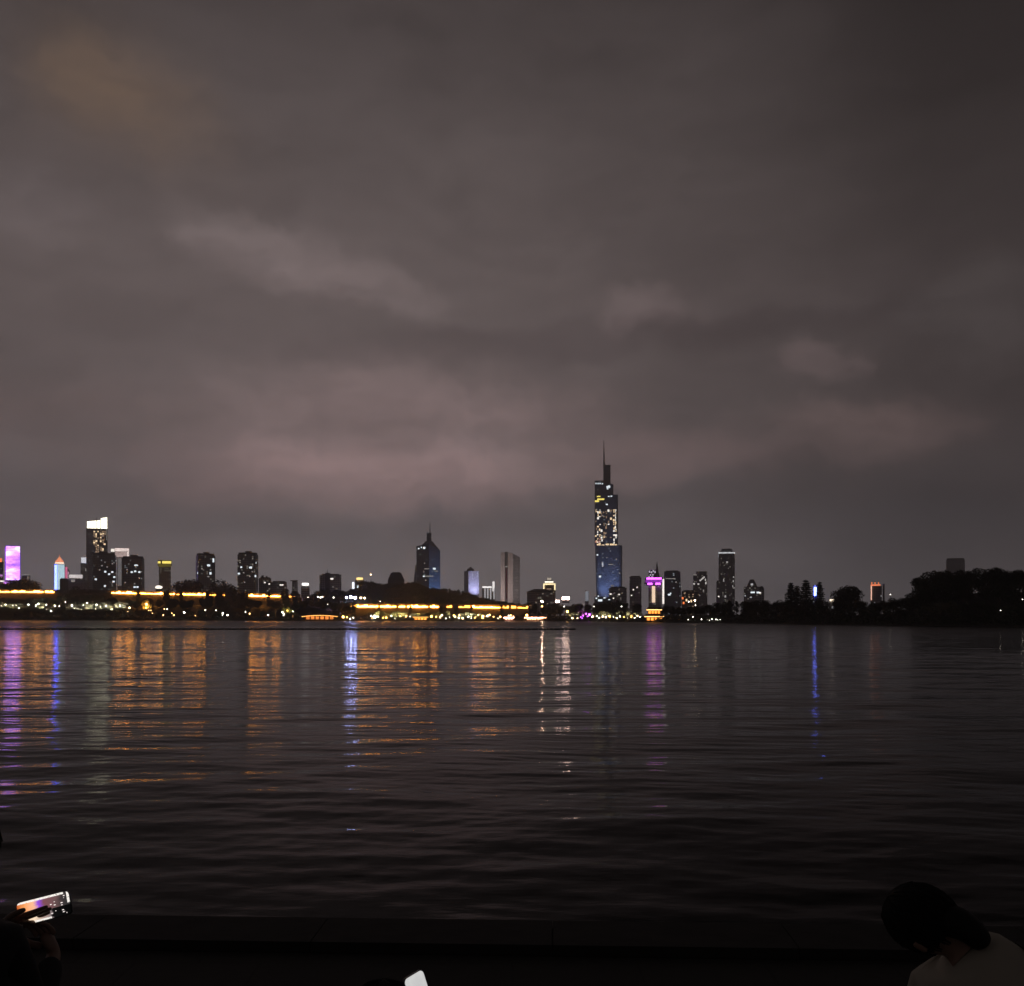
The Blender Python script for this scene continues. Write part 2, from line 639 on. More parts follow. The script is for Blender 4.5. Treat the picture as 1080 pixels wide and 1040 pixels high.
def proto_tree(kind, seed, fol):
    rnd = random.Random(seed)
    root = empty('tree', (0, 0, 0), 'x', 'tree')
    tr, cr = MB(), MB()
    if kind == 'round':
        H = 12.0
        limbs(tr, rnd, 2.2, 9.5, 4.0, .34)
        for c, r in crown_lumps(rnd, 4.7, 6.5, 4.6, 15):
            for i in range(int(46 * r * r)):
                d = Vector((rnd.gauss(0, 1), rnd.gauss(0, 1), rnd.gauss(0, 1))).normalized()
                p = c + d * r * rnd.uniform(.55, 1.08)
                if p.z < H + .3:
                    cr.leaf(p, rnd.uniform(.22, .42), rnd)
    elif kind == 'tall':
        H = 12.0
        limbs(tr, rnd, 2.6, 10.5, 2.2, .26)
        for k in range(15):
            z = 3.2 + 8.0 * k / 14
            q = 1.7 * math.sin(math.pi * (.16 + .8 * k / 15)) ** .8
            a = rnd.uniform(0, 6.28)
            c = Vector((math.cos(a) * q * .6, math.sin(a) * q * .6, z))
            for i in range(105):
                d = Vector((rnd.gauss(0, 1), rnd.gauss(0, 1), rnd.gauss(0, 1))).normalized()
                cr.leaf(c + d * rnd.uniform(.5, 1.0) * (q * .8 + .35), rnd.uniform(.2, .36), rnd)
    elif kind == 'cedar':
        H = 12.0
        tr.tube((0, 0, -1), (0, 0, 11.9), .3, .04, 8)
        z = 1.4
        while z < 11.7:
            q = 2.9 * (1 - z / 12.1) ** .85 + .12
            nb = 7
            for k in range(nb):
                a = 2 * math.pi * (k + rnd.random() * .6) / nb
                ln = q * rnd.uniform(.75, 1.12)
                e = Vector((math.cos(a) * ln, math.sin(a) * ln, z - ln * .16))
                tr.tube((0, 0, z), e, .06, .02, 4, False)
                for i in range(int(16 + 13 * ln)):
                    f = rnd.uniform(.15, 1.03)
                    p = Vector((0, 0, z)).lerp(e, f) + Vector((rnd.gauss(0, .2), rnd.gauss(0, .2), rnd.gauss(0, .13)))
                    cr.leaf(p, rnd.uniform(.16, .3), rnd)
            z += .55 + .2 * rnd.random()
    else:   # willow
        H = 10.0
        limbs(tr, rnd, 2.6, 7.8, 3.6, .36)
        for k in range(90):
            a, q = rnd.uniform(0, 6.28), 4.3 * math.sqrt(rnd.random())
            zt = 9.7 - (q / 4.5) ** 2 * 3.2 + rnd.uniform(-.5, .2)
            ln = rnd.uniform(1.6, 5.2) * (.5 + q / 8)
            for i in range(int(ln * 7)):
                f = rnd.random()
                cr.leaf((math.cos(a) * (q + f * .5) + rnd.gauss(0, .14), math.sin(a) * (q + f * .5) + rnd.gauss(0, .14), max(.7, zt - f * ln)), rnd.uniform(.16, .32), rnd)
    root['H'] = H
    tr.build('trunk', M_BARK, root, True)
    cr.build('crown', fol, root)
    remember(root)
    return root


PROTO = {
    'round': [proto_tree('round', s, M_FOL[0]) for s in (1, 2, 3, 4)],
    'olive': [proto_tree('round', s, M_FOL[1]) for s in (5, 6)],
    'tall': [proto_tree('tall', s, M_FOL[0]) for s in (7, 8)],
    'cedar': [proto_tree('cedar', s, M_FOL[2]) for s in (9, 10)],
    'willow': [proto_tree('willow', s, M_FOL[1]) for s in (12, 13)],
}
USED = set()
rt = random.Random(21)
KNAME = {'round': 'tree', 'olive': 'tree', 'tall': 'poplar_tree', 'cedar': 'cedar_tree', 'willow': 'willow_tree'}


def tree(px, ytop, d, kind, label, group=None, widen=1.0):
    pr = rt.choice(PROTO[kind])
    if pr.as_pointer() in USED:
        o = copy_tree(pr)
    else:
        o = pr
        USED.add(pr.as_pointer())
    o.name = KNAME[kind]
    p = at(px, ytop, d)
    z0 = ground_z(px, d)
    s = max(.18, (p.z - z0) / pr['H'])
    o.location = (p.x, d, z0 - .2)
    o.scale = (s * widen, s * widen, s)
    o.rotation_euler = (0, 0, rt.uniform(0, 6.28))
    tag(o, label, 'tree')
    if group:
        o['group'] = group
    elif 'group' in o:
        del o['group']
    return o


def tree_row(pts, d_of, step, kinds, label, group, jy=1.5, widen=1.0):
    """trees whose tops follow a skyline given in the photograph"""
    x = pts[0][0]
    while x <= pts[-1][0]:
        y = lerp_table(pts, x)
        tree(x + rt.uniform(-.3, .3) * step, y + rt.uniform(0, jy), d_of(x), rt.choice(kinds), label, group, widen * rt.uniform(.9, 1.15))
        x += step * rt.uniform(.8, 1.2)


# wooded hill behind the long gold wall
tree_row([(362, 622), (376, 620), (384, 612), (392, 611), (400, 616), (408, 614.5), (422, 614), (434, 613), (448, 617), (462, 620), (476, 620), (490, 623), (502, 627), (512, 632), (545, 636)],
         lambda x: 1150 + rt.uniform(-15, 25), 4.6, ['round', 'round', 'round', 'tall'],
         'dark tree on the ridge of the wooded hill below the blue-lit antenna tower', 'trees along the ridge of the wooded hill', 1.2, 1.4)
tree_row([(358, 626), (376, 623), (400, 619), (450, 620), (480, 624), (500, 629), (548, 636)], lambda x: 1075 + rt.uniform(-15, 15), 7.5, ['round'],
         'dark tree on the lower slope of the wooded hill above the gold-lit wall', 'trees on the lower slope of the wooded hill', 2, 1.5)
tree_row([(360, 631), (400, 629), (450, 629), (500, 633), (556, 637.5)], lambda x: 1010 + rt.uniform(-8, 8), 10, ['round'],
         'dark tree at the foot of the wooded hill right behind the gold-lit wall', 'trees at the foot of the wooded hill', 1.5, 1.3)
# bank under the left wall
tree_row([(-14, 628.5), (60, 628.5), (68, 624), (112, 626), (120, 630), (300, 631.5), (372, 632)], lambda x: shore_d(x) + 58 + rt.uniform(-6, 6), 8.5, ['round', 'olive', 'round'],
         'dark tree on the left bank just below the gold-lit city wall', 'trees below the left city wall', 2.5, 1.15)
tree_row([(-12, 641), (370, 643)], lambda x: shore_d(x) + 27 + rt.uniform(-5, 5), 12, ['round', 'olive', 'willow'],
         'low tree on the left lakeshore among the white garden lamps', 'trees among the lamps on the left lakeshore', 3, 1.1)
tree_row([(-10, 647.5), (316, 648.5)], lambda x: shore_d(x) + 9, 16, ['willow', 'round'],
         'small dark tree at the waterline of the left shore in front of the lamps', 'small trees at the left waterline', 1.5, 1.2)
for px, yt, dd in ((11, 612.5, 1240), (18, 611, 1250), (30, 611, 1250), (35, 613.5, 1240)):
    tree(px, yt, dd, 'round', 'dark round tree rising over the city wall beside the pink and purple screen tower', 'trees over the wall beside the screen tower')
for px, yt in ((74, 622), (82, 618), (90, 620), (98, 622), (106, 621), (113, 622)):
    tree(px, yt, 1180, 'round', 'dark tree in the gap of the city wall below the tower with the white crown', 'trees in the gap of the left city wall')
tree(198, 611.5, 1300, 'round', 'dark domed tree over the wall left of the apartment block with stepped roof', widen=1.3)
tree(235, 611, 1310, 'round', 'dark domed tree over the wall between the two stepped-roof apartment blocks', widen=1.25)
for px, yt in ((328, 625), (336, 621), (344, 619), (352, 620), (361, 622)):
    tree(px, yt, 1160, 'round', 'dark tree in front of the grey block with a thin mast', 'trees in front of the grey block with a mast')
# foot of the long gold wall
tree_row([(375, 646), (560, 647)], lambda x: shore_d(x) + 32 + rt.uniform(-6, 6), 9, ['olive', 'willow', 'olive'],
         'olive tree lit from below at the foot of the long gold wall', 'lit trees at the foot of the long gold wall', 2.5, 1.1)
for px in (146, 176, 191, 221, 231, 247, 258, 283, 301, 311):
    tree(px, 620.5 + rt.uniform(0, 3), shore_d(px) + 84, rt.choice(('tall', 'round')), 'dark tree standing before the left city wall and breaking its gold light line', 'trees breaking the left gold light line', .8)
for px in (400, 433, 465, 481, 497, 529):
    tree(px, 636.0 + rt.uniform(0, 2), shore_d(px) + 84, 'tall', 'slim dark tree breaking the straight gold light line of the long wall', 'trees breaking the long gold light line', 1.0)
# middle shore below the tallest tower
tree_row([(548, 636), (575, 634), (600, 637), (625, 635), (650, 632), (676, 637)], lambda x: shore_d(x) + 150 + rt.uniform(-10, 10), 6.5, ['round', 'round', 'tall'],
         'dark tree behind the lake promenade under the tallest tower', 'dark trees under the tallest tower', 2, 1.15)
tree_row([(556, 644), (675, 644)], lambda x: shore_d(x) + 45 + rt.uniform(-8, 8), 11, ['olive', 'round'],
         'lit tree on the promenade between the long wall and the orange pavilion', 'trees on the promenade below the tallest tower', 3, 1.1)
tree_row([(703, 637), (722, 640), (742, 637), (762, 633)], lambda x: shore_d(x) + 60 + rt.uniform(-8, 8), 6.5, ['round'],
         'dark tree on the shore right of the orange pavilion', 'dark trees right of the orange pavilion', 2, 1.1)
# dark shore on the right
tree_row([(758, 634), (772, 631.5), (790, 632.5), (806, 632), (824, 631), (872, 634), (884, 632), (916, 634), (926, 634), (940, 630), (958, 628)],
         lambda x: shore_d(x) + 70 + rt.uniform(-10, 10), 8, ['round', 'round', 'tall'],
         'unlit tree on the dark right shore between the lamps and the big tree mass', 'unlit trees on the dark right shore', 1.6, 1.2)
tree_row([(752, 642), (958, 640)], lambda x: shore_d(x) + 25 + rt.uniform(-6, 6), 10, ['round'],
         'unlit low tree near the water on the dark right shore', 'unlit low trees near the water on the right', 3, 1.4)
tree(834, 613, 520, 'cedar', 'dark pointed cedar, the left one of the three conifers', widen=1.25)
tree(840.5, 616.5, 524, 'cedar', 'shorter cedar squeezed between the two tall pointed conifers', widen=1.3)
tree(850, 610, 515, 'cedar', 'tallest of the pointed cedars, just left of the small blue-lit tower', widen=1.35)
tree(864.5, 612, 512, 'cedar', 'slim pointed cedar just right of the small blue-lit tower', widen=1.0)
tree(897, 617.5, 470, 'round', 'broad round dark tree standing alone left of the building with the red outline', widen=1.25)
tree(887, 620.5, 476, 'round', 'dark tree leaning on the left flank of the broad round tree', widen=1.0)
# tree mass on the right
tree_row([(961, 627), (966, 615), (972, 606), (982, 601.5), (1007, 600), (1041, 597.5), (1059, 598.5), (1072, 600), (1100, 599)], lambda x: shore_d(x) + 62 + rt.uniform(-8, 8), 11, ['round'],
         'tall dark tree on the skyline of the big tree mass at the right edge', 'tall trees of the right tree mass', 1.5, .95)
tree_row([(965, 622), (980, 612), (1100, 611)], lambda x: shore_d(x) + 36 + rt.uniform(-5, 5), 14, ['round'],
         'dark tree in the middle rank of the big tree mass at the right edge', 'middle trees of the right tree mass', 5, 1.1)
tree_row([(955, 640), (975, 633), (1100, 632)], lambda x: shore_d(x) + 14 + rt.uniform(-4, 4), 15, ['round', 'willow'],
         'low dark tree at the water under the big tree mass', 'low trees at the water under the right tree mass', 5, 1.25)

# shrubs along the waterline: nobody could count them
mb = MB()
rs = random.Random(5)
for i in range(26000):
    px = rs.uniform(-60, 1160)
    s = rs.uniform(1.2, 14)
    d = shore_d(px) + s
    p = at(px, HZ, d)
    hump = .5 + .5 * math.sin(px * .55) * math.sin(px * .173 + 1)
    z = ground_z(px, d) + rs.random() ** 1.5 * (1.0 + 2.6 * hump) * (1 if px < 540 else 1.35 if px < 750 else 1.75)
    mb.leaf((p.x, d, z), rs.uniform(.25, .55), rs)
tag(mb.build('shrubbery', M_FOL[0]), 'dark shrubs growing in a band along the far waterline', 'shrubs', kind='stuff')

# ------------------------------------------------------------------ buildings
UNIT = {}


def unit_mesh(mat):
    if mat.name not in UNIT:
        b = MB().box((0, 0, 0), (1, 1, 1))
        me = bpy.data.meshes.new('lit_window')
        me.from_pydata(b.v, [], b.f)
        me.materials.append(mat)
        UNIT[mat.name] = me
    return UNIT[mat.name]


class Bld:
    """a building seen between px0 and px1; local x runs to the right along its front, local y away from the viewer"""

    def __init__(s, name, label, cat, px0, px1, d, yaw=0.0, ratio=.7, zb=3.0, group=None):
        s.d = d
        pxc = (px0 + px1) / 2
        s.az = math.atan((pxc - CX) / F)
        W = (px1 - px0) * d * math.cos(s.az) / F
        th = R(yaw)
        s.w = W / (abs(math.cos(th)) + ratio * abs(math.sin(th)))
        s.dp = s.w * ratio
        s.k = d / F                     # metres in one pixel of the photograph
        s.pxc = pxc
        p = at(pxc, HZ, d)
        s.yaw = -s.az + th
        s.zb = zb
        s.root = empty(name, (p.x, d, zb), label, cat, group, s.yaw)
        s.mat = Matrix.Translation((p.x, d, zb)) @ Matrix.Rotation(s.yaw, 4, 'Z')
        s.inv = s.mat.inverted()
        s.foot = [(-s.w / 2, -s.dp / 2), (s.w / 2, -s.dp / 2), (s.w / 2, s.dp / 2), (-s.w / 2, s.dp / 2)]

    def z(s, py):                        # local height of a picture row
        return CAMZ - (py - HZ) * s.k - s.zb

    def x(s, px):                        # local x of a picture column on an unturned building
        return (px - s.pxc) * s.k * math.cos(s.az)

    def rect(s, x0, x1, y0=None, y1=None):
        y0 = -s.dp / 2 if y0 is None else y0
        y1 = s.dp / 2 if y1 is None else y1
        return [(x0, y0), (x1, y0), (x1, y1), (x0, y1)]

    def shrink(s, f, foot=None):
        return [(a * f, b * f) for a, b in (foot or s.foot)]

    def solid(s, name, mat, foot, z0, z1, **kw):
        return MB().prism(foot, z0, z1, **kw).build(name, mat, s.root)

    def bar(s, name, mat, px0, px1, py0, py1, proud=.5, depth=1.2):
        """a lit strip or sign on the front of an unturned building"""
        x0, x1, z0, z1 = s.x(px0), s.x(px1), s.z(py1), s.z(py0)
        return MB().box(((x0 + x1) / 2, -s.dp / 2 - proud - depth / 2 + .25, (z0 + z1) / 2), (x1 - x0, depth, z1 - z0)).build(name, mat, s.root)

    def hit(s, px, foot=None):
        """where a sight line meets the walls: local point and outward normal"""
        foot = foot or s.foot
        best = None
        dx, dy = (px - CX) / F, 1.0
        pts = [s.mat @ Vector((a, b, 0)) for a, b in foot]
        for i in range(len(pts)):
            a, b = pts[i], pts[(i + 1) % len(pts)]
            ex, ey = b.x - a.x, b.y - a.y
            den = dx * ey - dy * ex
            if abs(den) < 1e-9:
                continue
            tt = (a.x * ey - a.y * ex) / den
            uu = (a.x * dy - a.y * dx) / den
            if 0 <= uu <= 1 and tt > 0 and (best is None or tt < best[0]):
                best = (tt, Vector((dx * tt, dy * tt, 0)), Vector((ey, -ex, 0)).normalized())
        if best is None:
            q = min(pts, key=lambda v: abs(v.x / v.y - dx))
            return q, Vector((-math.sin(-s.az), -1, 0)).normalized(), q.y
        return best[1], best[2], best[0]

    def win(s, px, py, wpx, hpx, mat, foot=None, name='lit_window'):
        p, nrm, dd = s.hit(px, foot)
        zc = CAMZ - (py - HZ) * dd / F
        o = bpy.data.objects.new(name, unit_mesh(mat))
        COL.objects.link(o)
        o.parent = s.root
        lp = s.inv @ Vector((p.x, p.y, zc))
        nl = s.inv.to_3x3() @ nrm
        o.location = lp + nl * .1
        o.rotation_euler = (0, 0, math.atan2(nl.y, nl.x) + math.pi / 2)
        o.scale = (wpx * dd / F, .5, hpx * dd / F)
        return o

    def wins(s, lst, mat, foot=None, size=1.7):
        for q in lst:
            wpx = q[2] if len(q) > 2 else size
            hpx = q[3] if len(q) > 3 else size * .8
            s.win(q[0], q[1], wpx, hpx, mat, foot)

    def flood(s, loc, target, watts, col, angle=60):
        """a floodlight at the foot of the building, housing and lamp"""
        h = MB().box((0, 0, 0), (2.0, 1.6, 1.4)).build('floodlight', M_METAL, s.root)
        h.location = (loc[0], loc[1], loc[2] - 2.5)
        l = bpy.data.lights.new('flood_lamp', 'SPOT')
        l.energy, l.color, l.spot_size, l.spot_blend = watts, col, R(angle), .8
        l.shadow_soft_size = 1.0
        o = bpy.data.objects.new('flood_lamp', l)
        COL.objects.link(o)
        o.parent = s.root
        o.location = loc
        o.rotation_euler = (Vector(target) - Vector(loc)).to_track_quat('-Z', 'Y').to_euler()


WHITE = glow((1, .93, .82), 1.6)
WHITE_DIM = glow((1, .93, .85), .30)
COOL = glow((.85, .95, 1), 1.4)
WARM = glow((1, .72, .42), 1.5)
WARM_DIM = glow((1, .66, .42), .38)
YELLOW = glow((1, .80, .16), 1.6)
GOLD = glow((1, .38, .065), 8.5, .3, .12)
CROWN = glow((1, .95, .70), 3.6, .12, .3)
PURPLE = glow((.66, .09, 1), 6, .15, .2)
ORANGE = glow((1, .36, .06), 2.6, .4, .25)
REDO = glow((1, .22, .06), 1.6)

F_GREY = facade('facade_grey', (.40, .39, .40), lit=.09, litstr=.3, litcol=(1, .9, .75))
F_DARK = facade('facade_dark', (.24, .245, .25), lit=.08, litstr=.3, litcol=(.9, .95, 1))
F_GREEN = facade('facade_green_glass', (.04, .06, .05), (.015, .03, .028), ww=.85, wh=.8, lit=.03, litstr=.15, litcol=(.8, 1, .9))
F_BLUE = facade('facade_blue_glass', (.16, .19, .26), (.07, .10, .16), ww=.85, wh=.75, lit=.03, litstr=.3, litcol=(.8, .9, 1))
F_PALE = facade('facade_pale', (.48, .45, .43), lit=.03, litstr=.2)
F_BROWN = facade('facade_brown', (.24, .19, .15), lit=.10, litstr=.35, litcol=(1, .7, .4))


# tower cut by the left edge
B = Bld('office_tower', 'narrow tower with red top light cut by the left edge of the view', 'tower', -8, 3.5, 2500)
B.solid('walls', F_DARK, B.foot, 0, B.z(592))
B.solid('roof', M_ROOF, B.shrink(.7), B.z(592), B.z(589))
B.win(0.5, 590.8, 3, 4, REDO, name='roof_light')
B.win(1.5, 607, 2.5, 2, glow((.8, .35, .9), .8))
B.win(2, 613, 4, 1.5, WHITE)

# screen tower
m, t, out = new_mat('led_screen_facade')
tc = t.n('ShaderNodeTexCoord')
mpn = t.n('ShaderNodeMapping')
mpn.inputs['Scale'].default_value = (.35, .35, 1.0)
t.put(mpn.inputs[0], tc.outputs['Object'])
nz = t.noise(mpn.outputs[0], .055, 3, .6)
colr = t.ramp(nz.outputs[0], [(.30, (.13, .04, .80)), (.42, (.30, .10, .95)), (.52, (.48, .20, 1)), (.62, (.85, .55, 1)), (.75, (.26, .08, .95))])
e = t.n('ShaderNodeEmission')
t.put(e.inputs[0], colr)
e.inputs[1].default_value = 4.2
t.put(out.inputs[0], e.outputs[0])
B = Bld('screen_tower', 'tower whose whole front glows pink, white and purple', 'tower', 5, 21.5, 2300, ratio=.8)
B.solid('walls', F_DARK, B.foot, 0, B.z(577))
B.solid('roof', M_ROOF, B.shrink(.85), B.z(577), B.z(575.8))
B.bar('light_screen', m, 6.3, 21, 576.5, 612, depth=.8)
B.bar('side_strip', glow((.45, .12, .9), 1.0, .2), 5, 6.0, 578, 613, depth=.6)
B.bar('podium_lights', glow((.7, .25, 1), 2.0, .6, .3), 4, 20, 614, 616.5)
B = Bld('low_block', 'small grey block with pale outline right of the pink tower', 'building', 23, 32, 2400)
B.solid('walls', F_GREY, B.foot, 0, B.z(607))
B.bar('edge_light', WHITE_DIM, 23, 32, 606, 606.8)
B.bar('corner_light', WHITE_DIM, 29, 29.8, 607.5, 618)

# cyan tower
B = Bld('lit_tower', 'white and cyan lit tower with an orange domed crown', 'tower', 57.5, 68, 2250, ratio=.9)
B.solid('walls', F_PALE, B.foot, 0, B.z(595))
B.bar('white_front', glow((.62, .88, 1), 1.0, .15, .06), 60.2, 68, 595.5, 622, depth=.8)
B.bar('blue_edge', glow((.07, .095, 1), 17), 57.5, 60.0, 596, 622, depth=.8)
mb = MB().tube((0, 0, B.z(595)), (0, 0, B.z(591.5)), B.w * .44, B.w * .42, 14).tube((0, 0, B.z(591.5)), (0, 0, B.z(588)), B.w * .36, B.w * .10, 14).tube((0, 0, B.z(588)), (0, 0, B.z(584.5)), .8, .2, 6)
mb.build('domed_crown', glow((1, .34, .16), 1.3, .3, .2), B.root)
mb = MB().tube((0, 0, B.z(594.6)), (0, 0, B.z(593.4)), B.w * .47, B.w * .47, 14)
mb.build('crown_ring', glow((1, .8, .6), 2.0), B.root)
B = Bld('slim_tower', 'slim pink and red lit tower tucked behind the white and cyan one', 'tower', 68.2, 73.5, 2500)
B.solid('walls', F_DARK, B.foot, 0, B.z(598), ztop=[B.z(596), B.z(602), B.z(602), B.z(596)])
B.bar('pink_front', glow((1, .22, .42), .9, .3, .1), 68.6, 71, 598, 614)
B.bar('pale_strip', glow((1, .6, .8), .8), 71.4, 72.6, 603, 614)
B = Bld('low_block', 'dark teal block standing before the foot of the cyan tower', 'building', 63, 72, 1900)
B.solid('walls', facade('facade_teal', (.03, .05, .055), lit=0), B.foot, 0, B.z(611))
B.solid('roof', M_ROOF, B.shrink(.8), B.z(611), B.z(610))
B = Bld('long_building', 'long low building with a white lit upper front', 'building', 72, 92, 2300, ratio=.5)
B.solid('walls', F_GREY, B.foot, 0, B.z(606))
B.bar('lit_band', glow((1, .9, .88), .9, .2, .1), 73, 87, 606.3, 610)
B.bar('window_band', WHITE_DIM, 75, 79, 611.5, 614)
B = Bld('slim_tower', 'slim grey tower with a white glowing top block', 'tower', 85, 92, 2450)
B.solid('walls', F_GREY, B.foot, 0, B.z(594))
B.solid('glowing_top', glow((.9, .92, 1), 1.0, .3, .15), B.rect(-B.w * .42, B.w * .5), B.z(594), B.z(588))
B.wins([(91, 601, 2, 3), (91.5, 605, 1.5, 2)], WHITE_DIM)

# tower with the white crown
B = Bld('crowned_tower', 'tall dark tower with two-step glowing white crown and warm lit windows', 'tower', 91, 113.5, 2350, ratio=.7)
B.solid('walls', F_DARK, B.foot, 0, B.z(558))
B.solid('low_crown', CROWN, B.rect(B.x(92), B.x(105.8)), B.z(558), B.z(549.8), ztop=[B.z(551), B.z(549.2), B.z(549.2), B.z(551)])
B.solid('high_crown', CROWN, B.rect(B.x(106.4), B.x(113), -B.dp * .45, B.dp * .45), B.z(558), B.z(546), ztop=[B.z(547), B.z(545.8), B.z(545.8), B.z(547)])
B.bar('crown_mullion', M_METAL, 101.8, 102.4, 546.5, 558)
rw = random.Random(4)
for cx_, y0, y1 in ((99.3, 560, 582), (101.5, 560, 583), (103.6, 560, 584), (106.5, 561, 582), (108.6, 560, 583), (110.6, 560, 582)):
    y = y0
    while y < y1:
        h = rw.choice((1.2, 1.8, 2.6))
        if rw.random() < .62:
            B.win(cx_ + rw.uniform(-.3, .3), y + h / 2, rw.choice((1.0, 1.4, 1.9)), h, WARM if rw.random() < .55 else WARM_DIM)
        y += h + .6
B.bar('corner_light', WHITE_DIM, 112.2, 112.8, 559, 570)

BLOCKS = [
    ('apartment_block', 'broad dark apartment block standing before the white-crowned tower', 93.5, 122.5, 585.5, 1850, 18,
     [(111, 603), (115, 605.6, 2), (118.4, 603.4), (101, 611, 2), (120.5, 608.7, 2), (119.8, 613.4), (110.6, 618, 2)], [(118.4, 594.6), (107.7, 596.6), (105, 601), (113, 598)]),
    ('apartment_block', 'dark apartment block with white windows right of the pale T-shaped crown', 128.5, 152.5, 589, 1850, -15,
     [(143.6, 596.2, 3.5, 1.4), (139, 603.4), (142.6, 602.6, 2), (146.9, 603.4, 2), (142, 619.2), (145, 619.2)], [(146.9, 609.5), (132, 614.4), (142, 615.7), (134, 601), (149, 603)]),
    ('apartment_block', 'stepped-roof apartment block between two domed trees', 206.5, 227, 586, 1800, 14,
     [(220, 596.3, 3, 2), (225, 591, 1.6, 4), (222, 604.7, 2, 2.4), (208.6, 604.5)], [(208, 598), (219.7, 608.2, 2.2), (213, 600), (222, 601)]),
    ('apartment_block', 'stepped-roof apartment block standing right of both domed trees', 250.5, 272.5, 585, 1800, -14,
     [(254.4, 598.2, 1.8), (264.3, 598.6, 2.8, 2), (251.9, 605), (269.4, 607.6, 1.6, 2), (270, 593.6, 1.2)], [(263.5, 608), (258, 614.2), (257, 604), (266, 603), (271, 599)]),
]
for nm, lb, x0, x1, yt, d, yw, w1, w2 in BLOCKS:
    B = Bld(nm, lb, 'apartment block', x0, x1, d, yaw=yw, ratio=.55)
    B.solid('walls', F_DARK if x0 < 200 else F_GREY, B.foot, 0, B.z(yt))
    B.solid('roof', M_ROOF, B.shrink(.9), B.z(yt), B.z(yt - 2.0))
    B.solid('stair_house', M_ROOF, B.rect(-B.w * .12, B.w * .2, -B.dp * .2, B.dp * .2), B.z(yt - 2.2), B.z(yt - 3.6))
    B.wins(w1, COOL, size=2.1)
    B.wins(w2, WHITE_DIM, size=1.4)

B = Bld('lit_tower', 'pale tower with a wide pinkish lit crown between two dark apartment blocks', 'tower', 116.5, 136.5, 2300, ratio=.6)
B.solid('walls', F_PALE, B.rect(B.x(123.6), B.x(128.8)), 0, B.z(588))
B.solid('upper_floors', F_PALE, B.rect(B.x(121), B.x(136)), B.z(588.5), B.z(579))
B.solid('side_wing', F_PALE, B.rect(B.x(117), B.x(120.8)), 0, B.z(583))
PINKW = glow((1, .82, .76), 1.3, .35, .12)
B.bar('crown_light', PINKW, 121, 136, 578.6, 582)
B.bar('crown_light', PINKW, 133.8, 136, 582.4, 588.2)
B.bar('crown_light', glow((1, .75, .7), .55, .4, .2), 121.5, 133.4, 582.5, 588)
B.win(118.8, 580.4, 3.4, 3, WHITE, name='roof_lamp')
B.win(130.2, 580, 2.2, 2.2, WHITE, name='roof_lamp')
B.bar('shaft_light', glow((.8, .75, .75), .20, .3, .05), 124.2, 128.2, 589, 618)  # lit tone of the shaft wall, put into a faintly glowing panel

B = Bld('office_block', 'pale grey block with a yellow lit band under its roof', 'office block', 166.5, 181, 2100, ratio=.7)
B.solid('walls', facade('facade_pale_grid', (.34, .32, .31), (.05, .05, .05), fw=4.5, fh=4.5, lit=.3, litstr=.16), B.rect(B.x(167.6), B.x(180.2)), 0, B.z(597))
B.solid('dark_attic', M_ROOF, B.foot, B.z(597), B.z(591))
B.bar('yellow_band', YELLOW, 171, 180.5, 592, 594.6)
B.bar('yellow_band', YELLOW, 166.5, 169.3, 592.4, 594.6)
B.bar('soft_band', glow((.75, .6, .1), .16), 167, 180.5, 595.2, 598)
B = Bld('pavilion', 'white glowing oval hall just above the wall below the yellow-banded block', 'pavilion', 163.5, 171.5, 1400, zb=10)
mb = MB().ball((0, 0, B.z(619.4)), B.w * .5, 14, 8, (1, .6, .5))
mb.build('glowing_roof', glow((1, .9, .75), 1.8), B.root)
B.solid('walls', F_PALE, B.rect(-B.w * .42, B.w * .42, -B.dp * .3, B.dp * .3), 0, B.z(621))
LOW = [
    ('low_block', 'low roof with two chimney boxes right of the stepped-roof blocks', 273, 286, 610, 1700, [(279.3, 614.5), (284, 616)], 0),
    ('low_block', 'flat grey block with one pale lit slot left of the white rooftop sign', 286, 302.5, 614, 1750, [(297, 617, 4, 1.2)], 0),
    ('low_block', 'thin dark block shaped like a gallows beside the white rooftop sign', 308, 314, 614, 1750, [], 0),
    ('low_block', 'low block carrying a white lit rooftop sign', 317.5, 326.5, 618.5, 1750, [], 0),
    ('office_block', 'grey block with a thin mast above dark trees', 337, 360, 606.5, 1700, [(350, 610.5, 3, 1.5)], 0),
    ('low_block', 'small grey hall with a hipped roof in front of the gold outlined building', 556, 583, 624.5, 1500, [], 0),
    ('low_block', 'dark block with few windows at the right foot of the tallest tower', 642, 661, 620, 2000, [(644, 626.6, 2.2), (653, 627, 1.4), (647, 631, 1.4)], 10),
    ('office_block', 'dark block between the tallest tower and the purple-lit tower', 664, 676.5, 608.5, 2100, [(668, 622, 1.4), (672, 619.5, 1.2), (666, 628, 1.3)], 0),
    ('low_block', 'reddish low building right of the purple-lit tower', 719, 737, 623.5, 1700, [(722, 626), (727, 630), (731, 627)], 0),
    ('low_block', 'narrow dark annex leaning on the tall ring-lit tower', 755.5, 761, 613.5, 2250, [(758, 629)], 0),
    ('house', 'house glimpsed behind the round pointed roof near the right cedars', 801, 806, 621.5, 1500, [(801.5, 625.2, 2)], 0),
]
